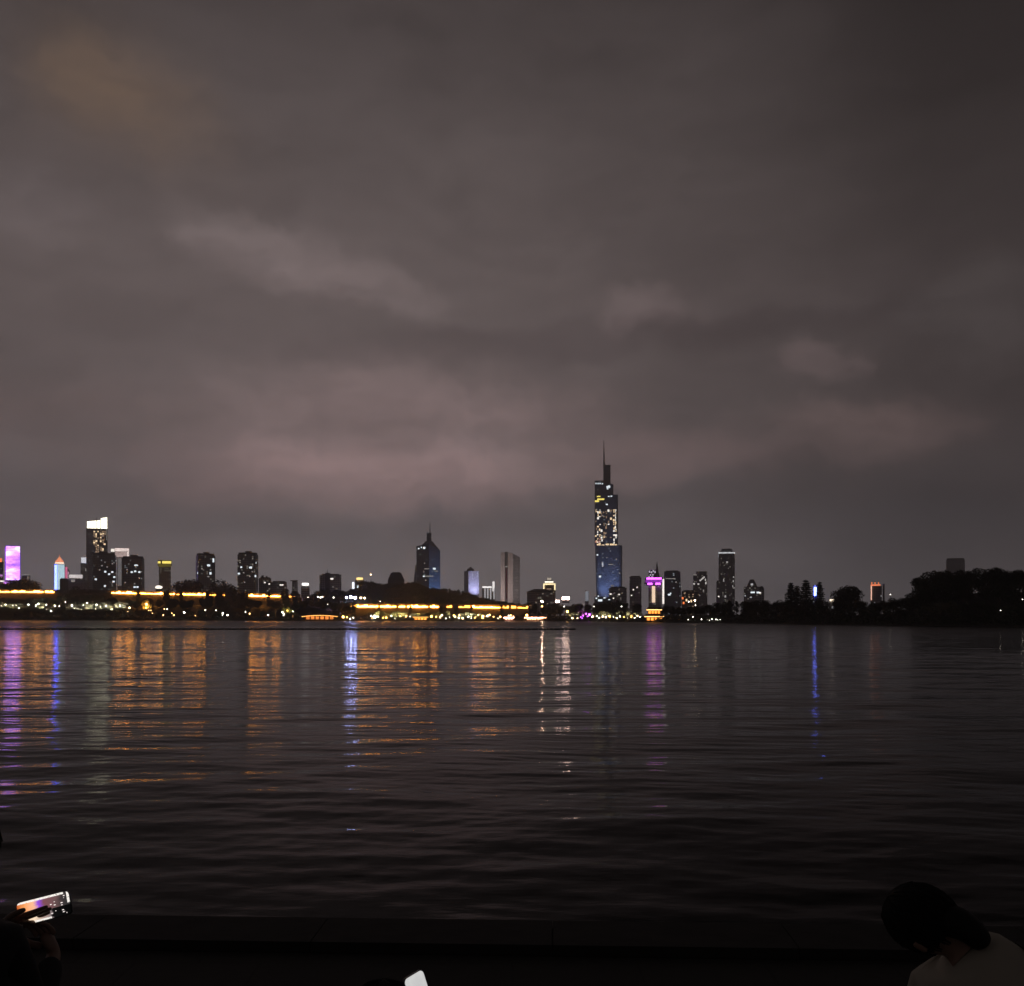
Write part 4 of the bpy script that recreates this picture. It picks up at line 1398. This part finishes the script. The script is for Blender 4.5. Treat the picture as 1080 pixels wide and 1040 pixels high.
lamps([(391.5, 649.6), (395, 650.6, 'big'), (398.6, 650.2), (404, 651.4, 'gold'), (416.4, 652.6), (422, 650, 'gold'), (428, 651, 'warm'), (460, 650.6, 'gold'), (464.5, 652.4), (470.4, 652.4), (466, 649, 'warm')],
      'lamp lighting the olive trees at the foot of the long gold wall', 'lamps under the olive trees by the long gold wall', s=10)
lamps([(480, 650.4, 'warm'), (484, 651.6), (488, 652, 'warm'), (494, 650.5), (497, 652.3), (501, 651.6, 'gold'), (513.8, 650), (515, 652), (525.5, 652.4)],
      'lamp under the trees below the lavender tower and the twin slabs', 'lamps below the lavender tower', s=10)
lamp(571.7, 634.4, 'street', 'tall warm street lamp in front of the hipped grey hall', None, 90)
lamp(571.8, 639.5, 'gold', 'lower warm lamp under the tall street lamp by the hipped hall', None, 90)
lamps([(595, 639.7), (626.4, 639.7), (655.5, 639.6)], 'single white street lamp in the dark trees under the tallest tower', 'white street lamps under the tallest tower', 'dot', 90)
lamps([(612.6, 650.6), (615.2, 649.6), (618.2, 647.4), (619.8, 650), (621.6, 648.4), (614, 652.2)], 'purple lamp lighting the purple tree on the promenade', 'purple lamps on the promenade', 'purple', 16)
lamps([(603.7, 652.2, 'warm'), (598.4, 645, 'gold'), (609, 652, 'warm')], 'warm lamp on the promenade left of the purple lit tree', 'warm lamps left of the purple tree', s=12)
lamps([(625, 650.8, 'warm'), (629.6, 649.8), (632, 651.6), (635.5, 650.2, 'warm'), (639, 651), (643, 650.3, 'gold'), (647, 650.8), (650.6, 651.8, 'warm'), (654, 650.2), (658, 651, 'gold'), (662, 651.6), (666, 650.4, 'gold'), (669.5, 651.8), (672.4, 649.6, 'warm'), (675, 650.5)],
      'lamp in the bright promenade row between the purple tree and the orange pavilion', 'bright promenade lamps left of the orange pavilion', s=14)
lamp(732.9, 633.4, 'warm', 'bright warm lamp in front of the reddish low building', None, 110)
lamp(733.5, 638.4, 'dot', 'dimmer lamp under the bright warm one by the reddish building', None, 90)
lamp(726.4, 634.6, 'dot', 'small lamp left of the bright warm one by the reddish building', None, 110)
lamps([(725.7, 653.6, 'dot'), (731, 650.7), (740, 653.3), (745.8, 654, 'dot'), (748.5, 654.2, 'dot'), (751, 653.3), (755, 653.3), (756.8, 654, 'dot'), (759.5, 653.5, 'dot')],
      'white lamp at the water right of the orange pavilion', 'white lamps at the water right of the orange pavilion', s=5)
lamp(939.2, 627, 'dot', 'dim lamp in the trees right of the red outlined building', None, 90)
lamp(1055.4, 643.9, 'dot', 'dim lamp low on the dark face of the right tree mass', None, 8)
lamp(1078.5, 632.2, 'dot', 'dim lamp in the right tree mass cut by the right edge', None, 10)


UPL = []


def uplight(px, py, d, watts, col, label, group, ang=55):
    """a low garden spotlight in front of a tree, aimed up into its crown"""
    p = at(px, HZ, d)
    gz = ground_z(px, d)
    zc = at(px, py, d).z
    o = empty('garden_spotlight', (p.x, d - 5.0, gz), label, 'spotlight', group)
    MB().tube((0, 0, 0), (0, 0, .5), .08, .08, 6).tube((0, -.1, .55), (0, .35, .95), .16, .26, 10).build('housing', M_METAL, o)
    l = bpy.data.lights.new('spot_lamp', 'SPOT')
    l.energy, l.color, l.spot_size, l.spot_blend, l.shadow_soft_size = watts * 3.6, col, R(ang + 15), .7, .2
    lo = bpy.data.objects.new('spot_lamp', l)
    COL.objects.link(lo)
    lo.parent = o
    h = max(1.0, zc - gz - 3.5)
    lo.location = (0, .36, max(1.0, h))
    if h > 1.4:
        MB().tube((0, .3, 0), (0, .3, h - .3), .1, .07, 6).build('post', M_METAL, o)
    lo.rotation_euler = Vector((0, 3.2, 3.6)).to_track_quat('-Z', 'Y').to_euler()


ru = random.Random(31)
for (x0, x1, step, py, s, cols, w0, lb, gp) in (
        (2, 64, 4.6, 639, 34, ((1, .95, .82), (1, .92, .75), (1, .8, .5)), 5000, 'small spotlight aimed up into a tree below the pink and cyan towers', 'tree spotlights below the pink and cyan towers'),
        (72, 132, 4.4, 639, 34, ((1, .97, .92), (.95, .97, 1), (1, .9, .8)), 5500, 'small spotlight aimed up into a tree below the white-crowned tower', 'tree spotlights below the white-crowned tower'),
        (392, 468, 4.4, 651, 11, ((1, .86, .42), (1, .80, .30), (1, .95, .7)), 8000, 'small spotlight aimed up into a tree under the long gold wall', 'tree spotlights under the long gold wall'),
        (474, 516, 4.6, 651, 11, ((1, .95, .75), (1, .85, .5)), 7000, 'small spotlight aimed up into a tree below the lavender tower', 'tree spotlights below the lavender tower'),
        (600, 677, 4.6, 651, 15, ((1, .95, .8), (1, .85, .5), (1, .9, .7)), 4500, 'small spotlight aimed up into a tree on the bright promenade', 'tree spotlights on the bright promenade')):
    x = x0
    while x < x1:
        if not (609 < x < 624):
            uplight(x, py + ru.uniform(-1.5, 1.5), shore_d(x) + s + ru.uniform(-1, 2), w0 * ru.choice((.25, .6, 1.0, 1.9)), ru.choice(cols), lb, gp)
        x += step * ru.uniform(.6, 1.4)
uplight(153, 640, shore_d(155) + 33, 16000, (1, .42, .06), 'orange spotlight aimed up into the flame-coloured tree', None, 70)
uplight(157, 639, shore_d(155) + 34, 12000, (1, .46, .08), 'second orange spotlight at the right foot of the flame-coloured tree', None, 70)
uplight(136, 642, shore_d(136) + 33, 8000, (1, .6, .4), 'pinkish spotlight aimed up at the left start of the gold strip', None, 70)
uplight(303, 645, shore_d(303) + 20, 5000, (.95, .85, .25), 'yellow spotlight aimed up into the tree left of the curved pavilion', None, 60)
for px_, py_ in ((614, 651), (617, 650), (620, 650.5)):
    uplight(px_, py_, shore_d(px_) + 15, 4500, (.55, .10, 1), 'purple spotlight aimed up into the purple tree on the promenade', 'purple tree spotlights', 60)

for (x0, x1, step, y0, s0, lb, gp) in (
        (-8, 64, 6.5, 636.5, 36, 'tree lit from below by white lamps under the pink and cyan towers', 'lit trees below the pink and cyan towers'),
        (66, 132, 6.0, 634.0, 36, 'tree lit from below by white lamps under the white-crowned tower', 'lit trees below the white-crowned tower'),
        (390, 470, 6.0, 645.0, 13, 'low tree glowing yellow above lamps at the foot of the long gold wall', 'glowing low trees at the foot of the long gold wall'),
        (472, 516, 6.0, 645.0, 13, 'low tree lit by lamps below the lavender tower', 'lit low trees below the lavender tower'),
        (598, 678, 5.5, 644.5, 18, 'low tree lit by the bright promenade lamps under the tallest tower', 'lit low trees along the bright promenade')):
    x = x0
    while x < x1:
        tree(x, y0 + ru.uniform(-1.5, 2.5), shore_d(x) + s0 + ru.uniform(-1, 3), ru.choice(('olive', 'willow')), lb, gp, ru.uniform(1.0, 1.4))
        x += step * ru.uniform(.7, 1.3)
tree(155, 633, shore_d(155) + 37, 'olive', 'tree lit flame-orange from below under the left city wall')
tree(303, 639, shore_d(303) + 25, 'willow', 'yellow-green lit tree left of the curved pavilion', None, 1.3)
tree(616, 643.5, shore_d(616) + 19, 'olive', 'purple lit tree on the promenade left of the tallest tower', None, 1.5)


def lit_pavilion(name, label, px0, px1, y0, y1, s, tiers=1, curve=0.0, strip=GOLD, fill=ORANGE, bays=5):
    """open timber hall: lit eaves, glowing bays between posts, curved tile roof"""
    d = shore_d((px0 + px1) / 2) + s
    Bp = Bld(name, label, 'pavilion', px0, px1, d, ratio=.35, zb=.6)
    zt, zbm = Bp.z(y0), Bp.z(y1)
    Bp.solid('platform', M_STONE, [(a * 1.04, b * 1.1) for a, b in Bp.foot], -1, .35)
    for k in range(tiers):
        f = 1 - .22 * k
        z0 = .35 + (zt - .35) * k / tiers
        z1 = .35 + (zt - .35) * (k + 1) / tiers
        zh = z0 + (z1 - z0) * .55
        Bp.solid('hall', M_TIMBER, Bp.shrink(.86 * f), z0, zh)
        rf = MB()
        nseg = 10
        for i in range(nseg):
            u0, u1 = -1 + 2 * i / nseg, -1 + 2 * (i + 1) / nseg
            l0, l1 = curve * u0 * u0, curve * u1 * u1
            xa_, xb_ = u0 * Bp.w * .52 * f, u1 * Bp.w * .52 * f
            yy = Bp.dp * .6 * f
            rf.prism([(xa_, -yy), (xb_, -yy), (xb_, yy), (xa_, yy)], zh, z1, top=[(xa_ * .86, -yy * .1), (xb_ * .86, -yy * .1), (xb_ * .86, yy * .1), (xa_ * .86, yy * .1)],
                     ztop=[z1 - l0, z1 - l1, z1 - l1, z1 - l0])
        rf.build('roof', M_ROOFTILE, Bp.root)
        es = MB()
        for i in range(nseg * 2):
            u = -1 + 2 * (i + .5) / (nseg * 2)
            es.box((u * Bp.w * .52 * f, -Bp.dp * .6 * f - .2, zh + .25 - curve * u * u), (Bp.w * .52 * f / nseg * .9, .3, .5))
        es.build('eaves_light', strip, Bp.root)
        for i in range(bays):
            xc = (-.5 + (i + .5) / bays) * Bp.w * .82 * f
            MB().box((xc, -Bp.dp * .43 * f - .25, (z0 + zh) / 2 - .1), (Bp.w * .82 * f / bays * .72, .2, (zh - z0) * .7)).build('lit_bay', fill, Bp.root)
    return Bp


lit_pavilion('lake_pavilion', 'long curved-roof pavilion with a gold eaves line and orange glowing bays', 319, 355.5, 646.0, 654, 5, curve=1.1, strip=glow((1, .42, .10), 3.2, .2), fill=glow((1, .30, .06), 1.1, .5, .25), bays=6)
lit_pavilion('lake_pavilion', 'low lit pavilion under the olive trees below the antenna tower', 435.5, 451.5, 649.2, 654.4, 4, strip=glow((1, .5, .12), 2.6), fill=ORANGE, bays=4)
lit_pavilion('lake_pavilion', 'small pinkish lit pavilion at the water below the twin slabs', 531.5, 542, 650, 654.6, 4, strip=glow((1, .42, .3), 34), fill=glow((1, .4, .25), 4), bays=3)
lit_pavilion('lake_pavilion', 'row-like orange lit pavilion at the water below the hipped hall', 553.5, 575.5, 650, 654.8, 4, strip=glow((1, .42, .22), 26, .4, .5), fill=glow((1, .5, .25), 4.0, .4, .4), bays=7)
lit_pavilion('gate_pavilion', 'two-tier orange glowing gate pavilion below the purple tower', 680, 700, 640.5, 656, 7, tiers=2, strip=glow((1, .5, .16), 4.0, .2), fill=glow((1, .34, .05), 2.2, .3, .3), bays=4)

# floating boom across the left half of the lake
mb = MB()
p0, p1 = at(-160, 664.0, 1), at(607, 664.4, 1)
A_, B_ = Vector((-172, 236, .0)), Vector((14.8, 232, .0))
N_ = 110
bo = empty('floating_boom', (A_.x, A_.y, 0), 'long thin dark boom floating on the water across the left half of the lake', 'boom')
fl, cb = MB(), MB()
for i in range(N_):
    a, b_ = A_.lerp(B_, i / N_) - A_, A_.lerp(B_, (i + .9) / N_) - A_
    fl.tube(a + Vector((0, 0, .1)), b_ + Vector((0, 0, .1)), .22, .22, 8)
cb.tube(Vector((0, 0, .1)), (B_ - A_) + Vector((0, 0, .1)), .06, .06, 6)
M_FLOAT = solid('boom_rubber', (.015, .015, .015), .8, vary=.3)
fl.build('float_line', M_FLOAT, bo, True)
cb.build('cable', M_METAL, bo, True)

# ------------------------------------------------------------------ people on the quay
M_SKIN = solid('skin', (.30, .19, .14), .55, vary=.1, scale=6)
M_HAIR = solid('black_hair', (.006, .0055, .0055), .75, vary=.4, scale=30)
M_SHIRT = solid('pale_shirt', (.48, .45, .37), .9, vary=.12, scale=5)
M_DARKCLOTH = solid('dark_cloth', (.018, .018, .022), .9, vary=.3, scale=8)
M_TROUSER = solid('dark_trousers', (.02, .02, .025), .9, vary=.3, scale=8)


def skinned(name, chains, mat, parent, levels=2):
    """chains: lists of (point, radius[, radius2]); equal points are welded; the first point of each island is its root"""
    V, Rr, E, idx, rootv = [], [], [], {}, []
    for ch in chains:
        prev = None
        for q in ch:
            k = tuple(round(c, 4) for c in q[0])
            if k not in idx:
                idx[k] = len(V)
                V.append(q[0])
                Rr.append((q[1], q[2] if len(q) > 2 else q[1]))
                if prev is None:
                    rootv.append(idx[k])
            if prev is not None and prev != idx[k]:
                E.append((prev, idx[k]))
            prev = idx[k]
    me = bpy.data.meshes.new(name)
    me.from_pydata([tuple(v) for v in V], E, [])
    o = bpy.data.objects.new(name, me)
    COL.objects.link(o)
    o.parent = parent
    md = o.modifiers.new('Skin', 'SKIN')
    md.use_smooth_shade = True
    sv = me.skin_vertices[0].data
    for i, r in enumerate(Rr):
        sv[i].radius = r
        sv[i].use_root = i in rootv
    sb = o.modifiers.new('Subdivision', 'SUBSURF')
    sb.levels = sb.render_levels = levels
    me.materials.append(mat)
    return o


def hand_chains(wrist, aim, palm_n, side, curl, size=1.0):
    """five fingers from a palm that points along aim, palm facing palm_n; side is the direction of the thumb"""
    aim, palm_n, side = aim.normalized(), palm_n.normalized(), side.normalized()
    mid = wrist + aim * .055 * size
    kn = wrist + aim * .085 * size
    out = [[(wrist, .026, .020), (mid, .038, .015), (kn, .036, .013)]]
    for k, (off, ln) in enumerate(((.027, .070), (.009, .079), (-.009, .073), (-.026, .057))):
        b0 = kn + side * off * size
        c1 = curl[min(k, len(curl) - 1)]
        p = [b0 - aim * .018 * size]
        ang = 0
        pos = b0
        p.append(pos)
        for seg, fr in enumerate((.45, .32, .23)):
            ang += c1 * (.7, .9, .6)[seg]
            dirv = aim * math.cos(ang) + palm_n * math.sin(ang)
            pos = pos + dirv * ln * fr * size
            p.append(pos)
        out.append([(q, r) for q, r in zip(p, (.009, .0095, .0085, .008, .006))])
    tb = wrist + aim * .03 * size + side * .026 * size
    t1 = tb + (side * .75 + aim * .65 + palm_n * .35).normalized() * .034 * size
    t2 = t1 + (side * .25 + aim * .8 + palm_n * .5).normalized() * .030 * size
    t3 = t2 + (aim * .85 + palm_n * .45).normalized() * .024 * size
    out.append([(tb, .014), (t1, .012), (t2, .010), (t3, .0075)])
    return out


def person(label, J, shirt, long_sleeve=True, hair='short', hands=()):
    V = {k: Vector(v) for k, v in J.items() if k != 'hair_to'}
    base = Vector((V['pelvis'].x, V['pelvis'].y, QUAY))
    root = empty('person', base, label, 'person')
    for k in V:
        V[k] = V[k] - base
    up = (V['head'] - V['neck']).normalized()
    fwd = V['face'] + base
    fwd = (fwd - up * fwd.dot(up)).normalized()
    rt_ = fwd.cross(up).normalized()
    hd = V['head']
    chest, pel, nk = V['chest'], V['pelvis'], V['neck']
    chains = [
        [(pel, .145, .11), (pel.lerp(chest, .45), .13, .10), (chest, .150, .105), (chest.lerp(nk, .62), .098, .078), (nk, .055), (nk + up * .06 , .052), (hd - up * .055 + fwd * .012, .068), (hd, .080, .092), (hd + up * .055 - fwd * .006, .076, .088), (hd + up * .10 - fwd * .01, .045)],
        [(hd - up * .055 + fwd * .012, .068), (hd - up * .085 + fwd * .062, .028)],
        [(hd + fwd * .07 - up * .005, .016), (hd + fwd * .112 - up * .028, .011)],
        [(hd + rt_ * .078, .012), (hd + rt_ * .094 - fwd * .012 + up * .012, .015), (hd + rt_ * .086 - up * .03, .009)],
        [(hd - rt_ * .078, .012), (hd - rt_ * .094 - fwd * .012 + up * .012, .015), (hd - rt_ * .086 - up * .03, .009)],
    ]
    for s in ('l', 'r'):
        sh, eb, wr = V['shoulder_' + s], V['elbow_' + s], V['wrist_' + s]
        hp, kn, an, to = V['hip_' + s], V['knee_' + s], V['ankle_' + s], V['toe_' + s]
        ch = chest.lerp(nk, .62)
        chains.append([(ch, .098, .078), (sh, .046), (sh.lerp(eb, .5), .045), (eb, .040), (eb.lerp(wr, .4), .039), (wr, .026, .022)])
        chains.append([(pel, .145, .11), (hp, .095), (hp.lerp(kn, .5), .078), (kn, .058), (kn.lerp(an, .4), .054), (an, .036), (to, .032, .02)])
    for (wrk, aim, pn, side, curl) in hands:
        wr = V[wrk]
        for c in hand_chains(wr, Vector(aim), Vector(pn), Vector(side), curl):
            chains.append(c)
    skinned('body', chains, M_SKIN, root)
    # shirt
    g = 1.12
    sc_ = [[(pel + (chest - pel) * .05, .165, .13), (pel.lerp(chest, .45), .152, .12), (chest, .172, .128), (chest.lerp(nk, .62), .140, .115), (chest.lerp(nk, .84), .112, .104), (chest.lerp(nk, 1.04), .076, .076)]]
    for s in ('l', 'r'):
        sh, eb, wr = V['shoulder_' + s], V['elbow_' + s], V['wrist_' + s]
        a = [(chest.lerp(nk, .62), .140, .115), (sh, .076), (sh.lerp(eb, .5), .062), (sh.lerp(eb, .9), .055)]
        if long_sleeve:
            a += [(eb.lerp(wr, .35), .052), (eb.lerp(wr, .9), .040)]
        sc_.append(a)
    skinned('shirt', sc_, shirt, root)
    tr = []
    for s in ('l', 'r'):
        hp, kn, an = V['hip_' + s], V['knee_' + s], V['ankle_' + s]
        tr.append([(pel - (chest - pel) * .08, .165, .13), (hp, .112), (hp.lerp(kn, .5), .094), (kn, .074), (kn.lerp(an, .5), .064), (kn.lerp(an, .92), .052)])
    skinned('trousers', tr, M_TROUSER, root)
    for s in ('l', 'r'):
        an, to = V['ankle_' + s], V['toe_' + s]
        skinned('shoe', [[(an + (an - to) * .15 - Vector((0, 0, .02)), .045, .04), (an.lerp(to, .5) - Vector((0, 0, .02)), .046, .036), (to + (to - an) * .15 - Vector((0, 0, .015)), .04, .026)]], M_DARKCLOTH, root)
    # hair: a cap of strands over skull and nape
    hb = MB()
    rh = random.Random(len(label))
    def strand_cap(c, r, nseg, n_, m_, cond):
        bidx = len(hb.v)
        rows = []
        for j in range(m_ + 1):
            th = math.pi * j / m_
            row = []
            for i in range(n_):
                ph = 2 * math.pi * i / n_
                dv = up * math.cos(th) * 1.12 + (fwd * math.cos(ph) * 1.08 + rt_ * math.sin(ph) * .92) * math.sin(th)
                k = 1 + .035 * math.sin(ph * 17 + th * 3) + rh.uniform(-.012, .012)
                row.append((len(hb.v), cond(th, ph)))
                hb.v.append(tuple(c + dv * r * k))
            rows.append(row)
        for j in range(m_):
            for i in range(n_):
                q = (rows[j][i], rows[j][(i + 1) % n_], rows[j + 1][(i + 1) % n_], rows[j + 1][i])
                if all(z[1] for z in q):
                    hb.f.append(tuple(z[0] for z in q))
    strand_cap(hd + up * .02 - fwd * .01, .098, 0, 48, 20, lambda th, ph: th < R(60) or (math.cos(ph) < .45 and th < R(118 if hair == 'short' else 135)))
    for i in range(420):       # loose strands lying over the cap
        th, ph = rh.uniform(.1, R(100)), rh.uniform(0, 6.28)
        if math.cos(ph) > .5 and th > R(55):
            continue
        pts = []
        for k in range(6):
            q = th + k * rh.uniform(.10, .16)
            dv = up * math.cos(q) * 1.12 + (fwd * math.cos(ph) * 1.08 + rt_ * math.sin(ph) * .92) * math.sin(q)
            pts.append(hd + up * .02 - fwd * .01 + dv * .098 * (1.03 + .012 * k * rh.uniform(0, 1)))
        for a_, b_ in zip(pts, pts[1:]):
            hb.tube(a_, b_, .0022, .0017, 4, False)
    ho = hb.build('hair', M_HAIR, root, True)
    if hair == 'long':
        pts = J['hair_to']
        hp_ = [Vector(p) - base for p in pts]
        ch = [[(hp_[0], .060, .055)] + [(q, .060 - .010 * i, .052 - .010 * i) for i, q in enumerate(hp_[1:])]]
        skinned('ponytail', ch, M_HAIR, root)
    return root


def crossed(pelvis, s=1.0, yaw=0.0):
    """legs folded on the ground in front of the pelvis"""
    c, n_ = math.cos(yaw), math.sin(yaw)
    def q(x, y, z):
        return (pelvis[0] + x * c - y * n_, pelvis[1] + x * n_ + y * c, QUAY + z)
    return {'hip_l': q(-.10, .04, .12), 'hip_r': q(.10, .04, .12), 'knee_l': q(-.36, .34, .16), 'knee_r': q(.36, .34, .16),
            'ankle_l': q(.06, .44, .075), 'ankle_r': q(-.06, .36, .085), 'toe_l': q(.22, .40, .05), 'toe_r': q(-.22, .32, .055)}


# right: person in a pale shirt bent over to the left
pel = at(1092, HZ, 3.05)
pelv = (pel.x, 3.05, QUAY + .13)
nk = at(1014, 1000, 3.02)
hd = at(977, 975, 3.05)
J = dict(pelvis=pelv, chest=tuple(Vector(pelv).lerp(nk, .62) + Vector((.03, -.03, .03))), neck=tuple(nk), head=tuple(hd), face=(-.55, .75, -.35),
         shoulder_l=tuple(at(982, 1040, 3.12)), shoulder_r=tuple(at(1062, 1006, 2.98)),
         elbow_l=tuple(at(960, 1110, 3.35)), elbow_r=tuple(at(1085, 1080, 3.22)), wrist_l=tuple(at(990, 1110, 3.58)), wrist_r=tuple(at(1030, 1108, 3.50)),
         hair_to=[tuple(at(985, 968, 3.0)), tuple(at(1012, 972, 2.97)), tuple(at(1030, 986, 2.95)), tuple(at(1040, 1000, 2.94))])
J.update(crossed(pelv))
person('person in a pale shirt seated at the right, dark head bent to the left', J, M_SHIRT, True, 'long',
       [('wrist_l', (.5, .6, -.2), (0, 0, -1), (.5, -.5, .4), (.5,)), ('wrist_r', (-.6, .6, -.2), (0, 0, -1), (-.5, -.5, .4), (.5,))])


# phones
def screen_mat(name, picture):
    m, t, out = new_mat(name)
    tc = t.n('ShaderNodeTexCoord')
    e = t.n('ShaderNodeEmission')
    if picture:
        sp = t.n('ShaderNodeSeparateXYZ')
        t.put(sp.inputs[0], tc.outputs['Generated'])
        u, v = sp.outputs[0], sp.outputs[2]
        nz = t.noise(tc.outputs['Generated'], 5, 3)
        uu = t.m('ADD', u, t.m('MULTIPLY', t.m('SUBTRACT', nz.outputs[0], .5), .22))
        col = t.ramp(uu, [(.0, (.55, .10, .02)), (.12, (1, .38, .12)), (.30, (1, .52, .30)), (.40, (.30, .08, .75)), (.52, (.22, .08, .10)), (.72, (.16, .09, .09)), (.86, (.05, .04, .04)), (1.0, (.03, .03, .03))])
        low = t.ramp(uu, [(0, (.9, .62, .42)), (.30, (1, .78, .55)), (.5, (.45, .32, .28)), (.62, (.25, .2, .2)), (.68, (.005, .005, .005)), (1, (.002, .002, .002))])
        col = t.mix(t.m('LESS_THAN', v, .42), col, low)
        vo = t.n('ShaderNodeTexVoronoi')
        t.put(vo.inputs['Vector'], tc.outputs['Generated'])
        vo.inputs['Scale'].default_value = 11
        dots = t.m('MULTIPLY', t.m('LESS_THAN', vo.outputs['Distance'], .26), t.m('MULTIPLY', t.m('GREATER_THAN', u, .62), t.m('LESS_THAN', u, .92)))
        col = t.mix(dots, col, (1, .88, .85))
        edge = t.m('MAXIMUM', t.m('MULTIPLY', t.m('GREATER_THAN', v, .91), t.m('LESS_THAN', u, .9)), t.m('MULTIPLY', t.m('LESS_THAN', v, .08), t.m('LESS_THAN', u, .62)))
        edge = t.m('MAXIMUM', edge, t.m('MULTIPLY', t.m('GREATER_THAN', u, .955), t.m('GREATER_THAN', v, .5)))
        nz2 = t.noise(tc.outputs['Generated'], 24, 2)
        edge = t.m('MULTIPLY', edge, t.m('GREATER_THAN', nz2.outputs[0], .40))
        col = t.mix(edge, col, (1, .95, .88))
        t.put(e.inputs[0], col)
        e.inputs[1].default_value = 1.0
    else:
        nz = t.noise(tc.outputs['Generated'], 2.5, 2)
        t.put(e.inputs[0], t.ramp(nz.outputs[0], [(.3, (.80, .80, .80)), (.7, (.95, .95, .93))]))
        e.inputs[1].default_value = .66
    t.put(out.inputs[0], e.outputs[0])
    return m


M_CASE = solid('phone_case', (.012, .012, .014), .35, vary=.2)


def phone(label, centre, length, width, roll, tilt, yaw, scr):
    root = empty('phone', centre, label, 'phone')
    root.rotation_mode = 'XYZ'
    root.rotation_euler = (Matrix.Rotation(yaw, 4, 'Z') @ Matrix.Rotation(tilt, 4, 'X') @ Matrix.Rotation(roll, 4, 'Y')).to_euler()
    pts = []
    r = .012
    for cx_, cz_, a0 in ((length / 2 - r, -width / 2 + r, -90), (length / 2 - r, width / 2 - r, 0), (-length / 2 + r, width / 2 - r, 90), (-length / 2 + r, -width / 2 + r, 180)):
        for i in range(5):
            a = R(a0 + 22.5 * i)
            pts.append((cx_ + r * math.cos(a), cz_ + r * math.sin(a)))
    def slab(y0, y1, f):
        b = MB()
        n_ = len(pts)
        for y in (y0, y1):
            for p in pts:
                b.v.append((p[0] - math.copysign(f, p[0]), y, p[1] - math.copysign(f, p[1])))
        for i in range(n_):
            j = (i + 1) % n_
            b.f.append((i, j, n_ + j, n_ + i))
        b.f.append(tuple(range(n_)))
        b.f.append(tuple(reversed(range(n_, 2 * n_))))
        return b
    slab(-.004, .004, 0).build('case', M_CASE, root)
    slab(-.0055, -.0042, .0025).build('screen', scr, root)
    lens = MB().tube((length / 2 - .025, .004, width / 2 - .018), (length / 2 - .025, .006, width / 2 - .018), .007, .007, 12).tube((length / 2 - .045, .004, width / 2 - .018), (length / 2 - .045, .006, width / 2 - .018), .007, .007, 12)
    lens.build('camera_lens', M_METAL, root)
    return root


pc = at(47, 958, 3.35)
phone('phone held level at the left, its bright screen showing the lit skyline', pc, .172, .080, R(-13), R(-12), R(6), screen_mat('picture_screen', True))
pel = at(-34, HZ, 2.98)
pelv = (pel.x, 2.98, QUAY + .13)
hd = at(-36, 899, 3.12)
wl, wr_ = pc + Vector((-.135, -.035, -.055)), pc + Vector((.02, .03, -.16))
J = dict(pelvis=pelv, chest=(pelv[0], 3.02, QUAY + .46), neck=(hd.x, 3.06, hd.z - .19), head=tuple(hd), face=(.25, .95, -.15),
         shoulder_l=(hd.x - .19, 3.06, hd.z - .27), shoulder_r=(hd.x + .17, 3.06, hd.z - .27),
         elbow_l=(hd.x - .20, 3.16, hd.z - .50), elbow_r=(hd.x + .20, 3.14, hd.z - .52), wrist_l=tuple(wl), wrist_r=tuple(wr_))
J.update(crossed(pelv))
person('person in dark clothes mostly beyond the left edge, holding up a phone', J, M_DARKCLOTH, True, 'short',
       [('wrist_l', (.9, .25, .25), (.25, -.2, .15), (.1, -.55, .6), (.35, .4, .45, .5)), ('wrist_r', (-.35, -.15, .9), (-.3, -.7, 0), (-.8, -.4, 0), (.5, .55, .6, .6))])

pc2 = at(441, 1047, 2.75) + Vector((.006, 0, -.024))
phone('phone with a blank white glowing screen at the bottom edge of the view', pc2, .076, .155, R(-9), R(-16), R(48), screen_mat('white_screen', False))
pel = at(410, HZ, 2.35)
pelv = (pel.x, 2.35, QUAY + .13)
hd = at(404, 1092, 2.50)
J = dict(pelvis=pelv, chest=(pelv[0] + .01, 2.40, QUAY + .36), neck=(hd.x, 2.46, hd.z - .15), head=tuple(hd), face=(.15, .85, -.5),
         shoulder_l=(hd.x - .15, 2.44, hd.z - .23), shoulder_r=(hd.x + .15, 2.44, hd.z - .23),
         elbow_l=(hd.x - .18, 2.56, hd.z - .40), elbow_r=(hd.x + .22, 2.56, hd.z - .40), wrist_l=(hd.x - .02, 2.74, hd.z - .22), wrist_r=tuple(pc2 + Vector((.05, .01, -.13))))
J.update(crossed(pelv))
person('person in dark clothes just below the bottom edge, holding a white glowing phone', J, M_DARKCLOTH, True, 'short',
       [('wrist_r', (-.3, -.05, .95), (-.5, -.4, .1), (-.6, -.6, 0), (.5, .55, .6, .6)), ('wrist_l', (.5, .4, .2), (0, -.2, .6), (0, -.6, .6), (.5,))])

# ------------------------------------------------------------------ night haze over the city
HAZE = True
if HAZE:
    m, t, out = new_mat('night_haze')
    v = t.n('ShaderNodeVolumePrincipled')
    v.inputs['Color'].default_value = (.95, .93, .96, 1)
    v.inputs['Density'].default_value = .00021
    v.inputs['Anisotropy'].default_value = .35
    t.put(out.inputs['Volume'], v.outputs[0])
    hz = MB().box((0, 2900, 265), (9000, 6200, 540)).build('haze', m)
    tag(hz, 'thin grey night haze over lake and city', 'haze', kind='stuff')
# prototypes that were not placed are dropped
for lst in PROTO.values():
    for o in lst:
        if o['label'] == 'x':
            for c in list(o.children):
                bpy.data.objects.remove(c)
            bpy.data.objects.remove(o)
